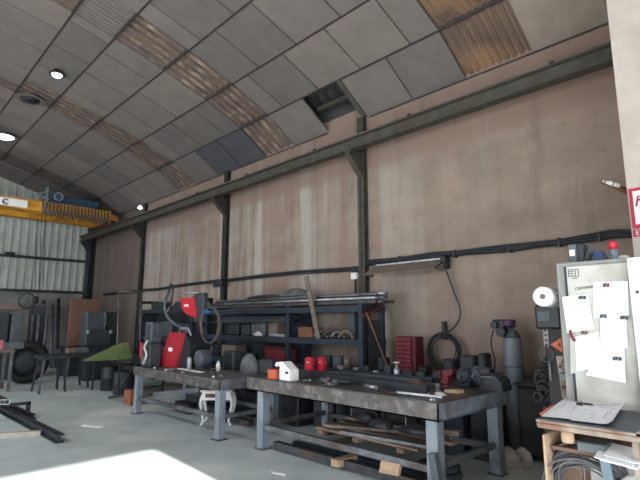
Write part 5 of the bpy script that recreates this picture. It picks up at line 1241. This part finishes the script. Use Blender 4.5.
tag(MB().prism([A, Vector((TX0 + .05, Bq.y, Bq.z)), Cq], (.35, 0, 0)).build('green_sheet', 'green_tarp'), 'bright green sheet folded into a peak on the metal table', 'sheet')
for k, (x, y, h, m, lb) in enumerate(((11.0, 4.55, .5, 'grey_dark', 'dark drum under the green sheet table, left'), (11.5, 4.95, .6, 'dark_steel', 'dark drum under the green sheet table, right'), (11.9, 4.6, .55, 'black_plastic', 'black drum at the back under the green sheet table'))):
    tag(MB().lathe((x, y, 0), [(.2, 0), (.21, .02), (.21, h * .5), (.215, h * .51), (.21, h * .53), (.21, h - .02), (.19, h)], 20).build('drum', m), lb, 'drum')
# wooden panel and grey machine cabinet
P0 = xbox(67, 299, 100, 346, 15.5, .08).build('wooden_board', 'wood_brown'); tag(P0, 'tall reddish brown wooden panel standing at the back of the hall', 'panel')
t = thing('panel_stand', 'dark stand below the brown wooden panel', 'stand', (15.8, 5.2, 0))
a = at(67, 345, 0, 15.5); b = at(100, 345, 0, 15.5); MB().box(15.45, 16.2, a.y, b.y, 0, at(80, 346, 0, 15.5).z, bev=.01).build('stand_body', 'dark_steel', parent=t)
Xm = 14.0
t = thing('grey_switch_cabinet', 'square grey cabinet with two small white lights in front of the brown panel', 'cabinet', (Xm, 5.3, 0))
xbox(85, 312, 107, 345, Xm, .5).build('cabinet_body', 'grey_machine', parent=t)
xbox(86, 330, 112, 345, Xm - .05, .1).build('lower_panel', 'grey_dark', parent=t)
a = at(87, 345, 0, Xm); b = at(112, 345, 0, Xm); MB().box(Xm + .02, Xm + .5, a.y, b.y, 0, a.z, bev=.01).build('stand_body', 'dark_steel', parent=t)
for px in (88, 111): p = at(px, 332, 0, Xm - .07); MB().blob(p, .02, .045, .06, 1, 0).build('indicator', 'bright_steel', parent=t)
xbox(104, 312, 118, 345, Xm + .1, .4).build('side_door', 'green_dark', parent=t)
p = at(106, 318, 0, Xm); MB().tube(smooth_path([at(104, 312, 0, Xm - .05), at(106, 320, 0, Xm - .05), at(104, 328, 0, Xm - .05)], 5), .02, 8).build('hose', 'raw_steel', parent=t)
# trestles
for k, (px, X, lb) in enumerate(((52, 12.6, 'dark stool-like trestle in front of the brown panel, left'), (75, 13.0, 'dark trestle left of the green sheet'))):
    p = at(px, 350, 0, X); t = thing('trestle', lb, 'trestle', (X, p.y, 0), 'trestles at the back')
    MB().box(X - .3, X + .3, p.y - .28, p.y + .28, .74, .82, bev=.01).build('top', 'dark_steel', parent=t)
    for i in (-1, 1):
        for j in (-1, 1): MB().bar((X + i * .22, p.y + j * .2, .74), (X + i * .3, p.y + j * .27, 0), .04).build('leg', 'raw_steel' if (i, j) == (-1, -1) else 'dark_steel', parent=t)
# small parts on trestle tops
for k, (px, py, X, m, lb) in enumerate(((72, 344, 12.9, 'wood_grey', 'brown part lying on the trestle left of the green sheet'), (83, 346, 12.9, 'grey_box', 'pale part lying on the trestle left of the green sheet'), (56, 340, 12.6, 'grey_dark', 'dark part lying on the left trestle'))):
    p = at(px, py, 0, X); tag(MB().box(X - .1, X + .1, p.y - .12, p.y + .12, .82, .95, bev=.02).build('machine_part', m), lb, 'part')
# lathe and big wheel at far left
t = thing('lathe', 'dark lathe-like machine with a grey headstock at the far left of the hall', 'machine', (16.5, 3.4, 0))
bd_ = xbox(-30, 345, 24, 378, 15.6, .9); bd_.build('bed', 'grey_dark', parent=t)
MB().box(15.7, 16.4, 2.2, 3.6, 0, .3, bev=.01).build('plinth', 'dark_steel', parent=t)
xbox(10, 314, 24, 345, 16.0, .6).build('headstock', 'grey_box', parent=t)
xbox(-25, 312, 10, 345, 16.1, .5).build('guard', 'grey_dark', parent=t)
xbox(28, 306, 46, 372, 16.4, .5).build('column_body', 'grey_dark', parent=t)
xbox(-20, 303, 45, 310, 16.6, .3).build('top_beam', 'wood_grey', parent=t)
for px in (33, 39, 47): p = at(px, 315, 0, 16.3); MB().cyl((p.x, p.y, .2), (p.x, p.y, p.z), .05, 10).build('guide_rod', 'raw_steel', parent=t)
p = at(26, 366, 0, 14.6)
t = thing('large_wheel', 'large dark round wheel standing on the floor at the far left', 'wheel', (p.x, p.y, 0)); R = .55
MB().ring((p.x, p.y, R), R - .12, .12, 'x', 36, 12).build('tyre', 'black_rubber', parent=t); MB().lathe((p.x - .04, p.y, R), [(.1, 0), (.33, .01), (.33, .07), (.1, .08)], 24, axis='x').build('rim', 'grey_dark', parent=t)
p = at(27, 301, 0, 16.5)
t = thing('wall_fan', 'small round dark fan standing above the lathe', 'fan', (16.5, p.y, at(27, 308, 0, 16.5).z))
z = at(27, 301, 0, 16.5).z; MB().ring((16.5, p.y, z), .22, .02, 'x', 24, 6).build('guard_ring', 'dark_steel', parent=t)
c = MB()
for k in range(5): a = k * 2 * PI / 5; c.bar((16.5, p.y, z), (16.52, p.y + .18 * math.cos(a), z + .18 * math.sin(a)), .08, .02)
c.build('blade', 'grey_box', parent=t); MB().box(16.5, 16.58, p.y - .03, p.y + .03, at(27, 308, 0, 16.6).z, z - .2).build('stand', 'dark_steel', parent=t)
# near-left small table
t = thing('side_table', 'grey metal side table at the left edge of the hall', 'table', (13.4, 2.6, 0))
a = at(-25, 352, 0, 13.2); b = at(15, 352, 0, 13.2); z = at(5, 350, 0, 13.2).z
MB().box(13.2, 14.0, a.y, b.y, z - .06, z, bev=.01).build('tabletop', 'wood_grey', parent=t)
for (x, y) in ((13.22, a.y + .02), (13.22, b.y - .08), (13.9, a.y + .02), (13.9, b.y - .08)): MB().box(x, x + .06, y, y + .06, 0, z - .06).build('leg', 'raw_steel', parent=t)
MB().bar((13.24, a.y, .25), (13.24, b.y, .25), .04).build('stretcher', 'raw_steel', parent=t)
p = at(2, 340, 0, 13.6); tag(MB().blob((13.6, p.y, z), .07, .1, .22, 3, .4, flat=True).build('pink_cloth', 'pink'), 'pink cloth bundle on the side table at the left edge', 'cloth')
p = at(14, 341, 0, 13.6); c = MB(); c.box(13.5, 13.55, p.y - .2, p.y + .2, z, z + .16, bev=.01); tag(c.build('grey_box', 'grey_box'), 'small grey box on the side table', 'box')
# things at the far wall
for k, (px0, px1, yt, m, lb) in enumerate(((45, 49, 300, 'dark_steel', 'dark upright pipe against the far block wall, left'), (55, 58, 305, 'raw_steel', 'pale upright pipe against the far block wall'), (61, 64, 298, 'dark_steel', 'dark upright pipe beside the brown panel'))):
    a = at((px0 + px1) / 2, yt, 0, 18.8); tag(MB().tube([(18.8, a.y, 0), (19.6, a.y + .1, a.z)], .06, 8).build('leaning_pipe', m), lb, 'pipe')
p = at(10, 253.5, 0, GX - .15); tag(MB().box(GX - .2, GX - .06, p.y - .14, p.y + .14, p.z - .05, p.z + .05, bev=.01).build('lamp_fitting', 'black_plastic'), 'small dark fitting on the ribbed gable wall', 'fitting')

# strip helper properties
for o in bpy.data.objects:
    if '_o' in o: del o['_o']
SC.view_settings.view_transform = 'Standard'; SC.view_settings.look = 'None'; SC.view_settings.gamma = 1; SC.view_settings.use_curve_mapping = False
SC.view_settings.exposure = 1.0
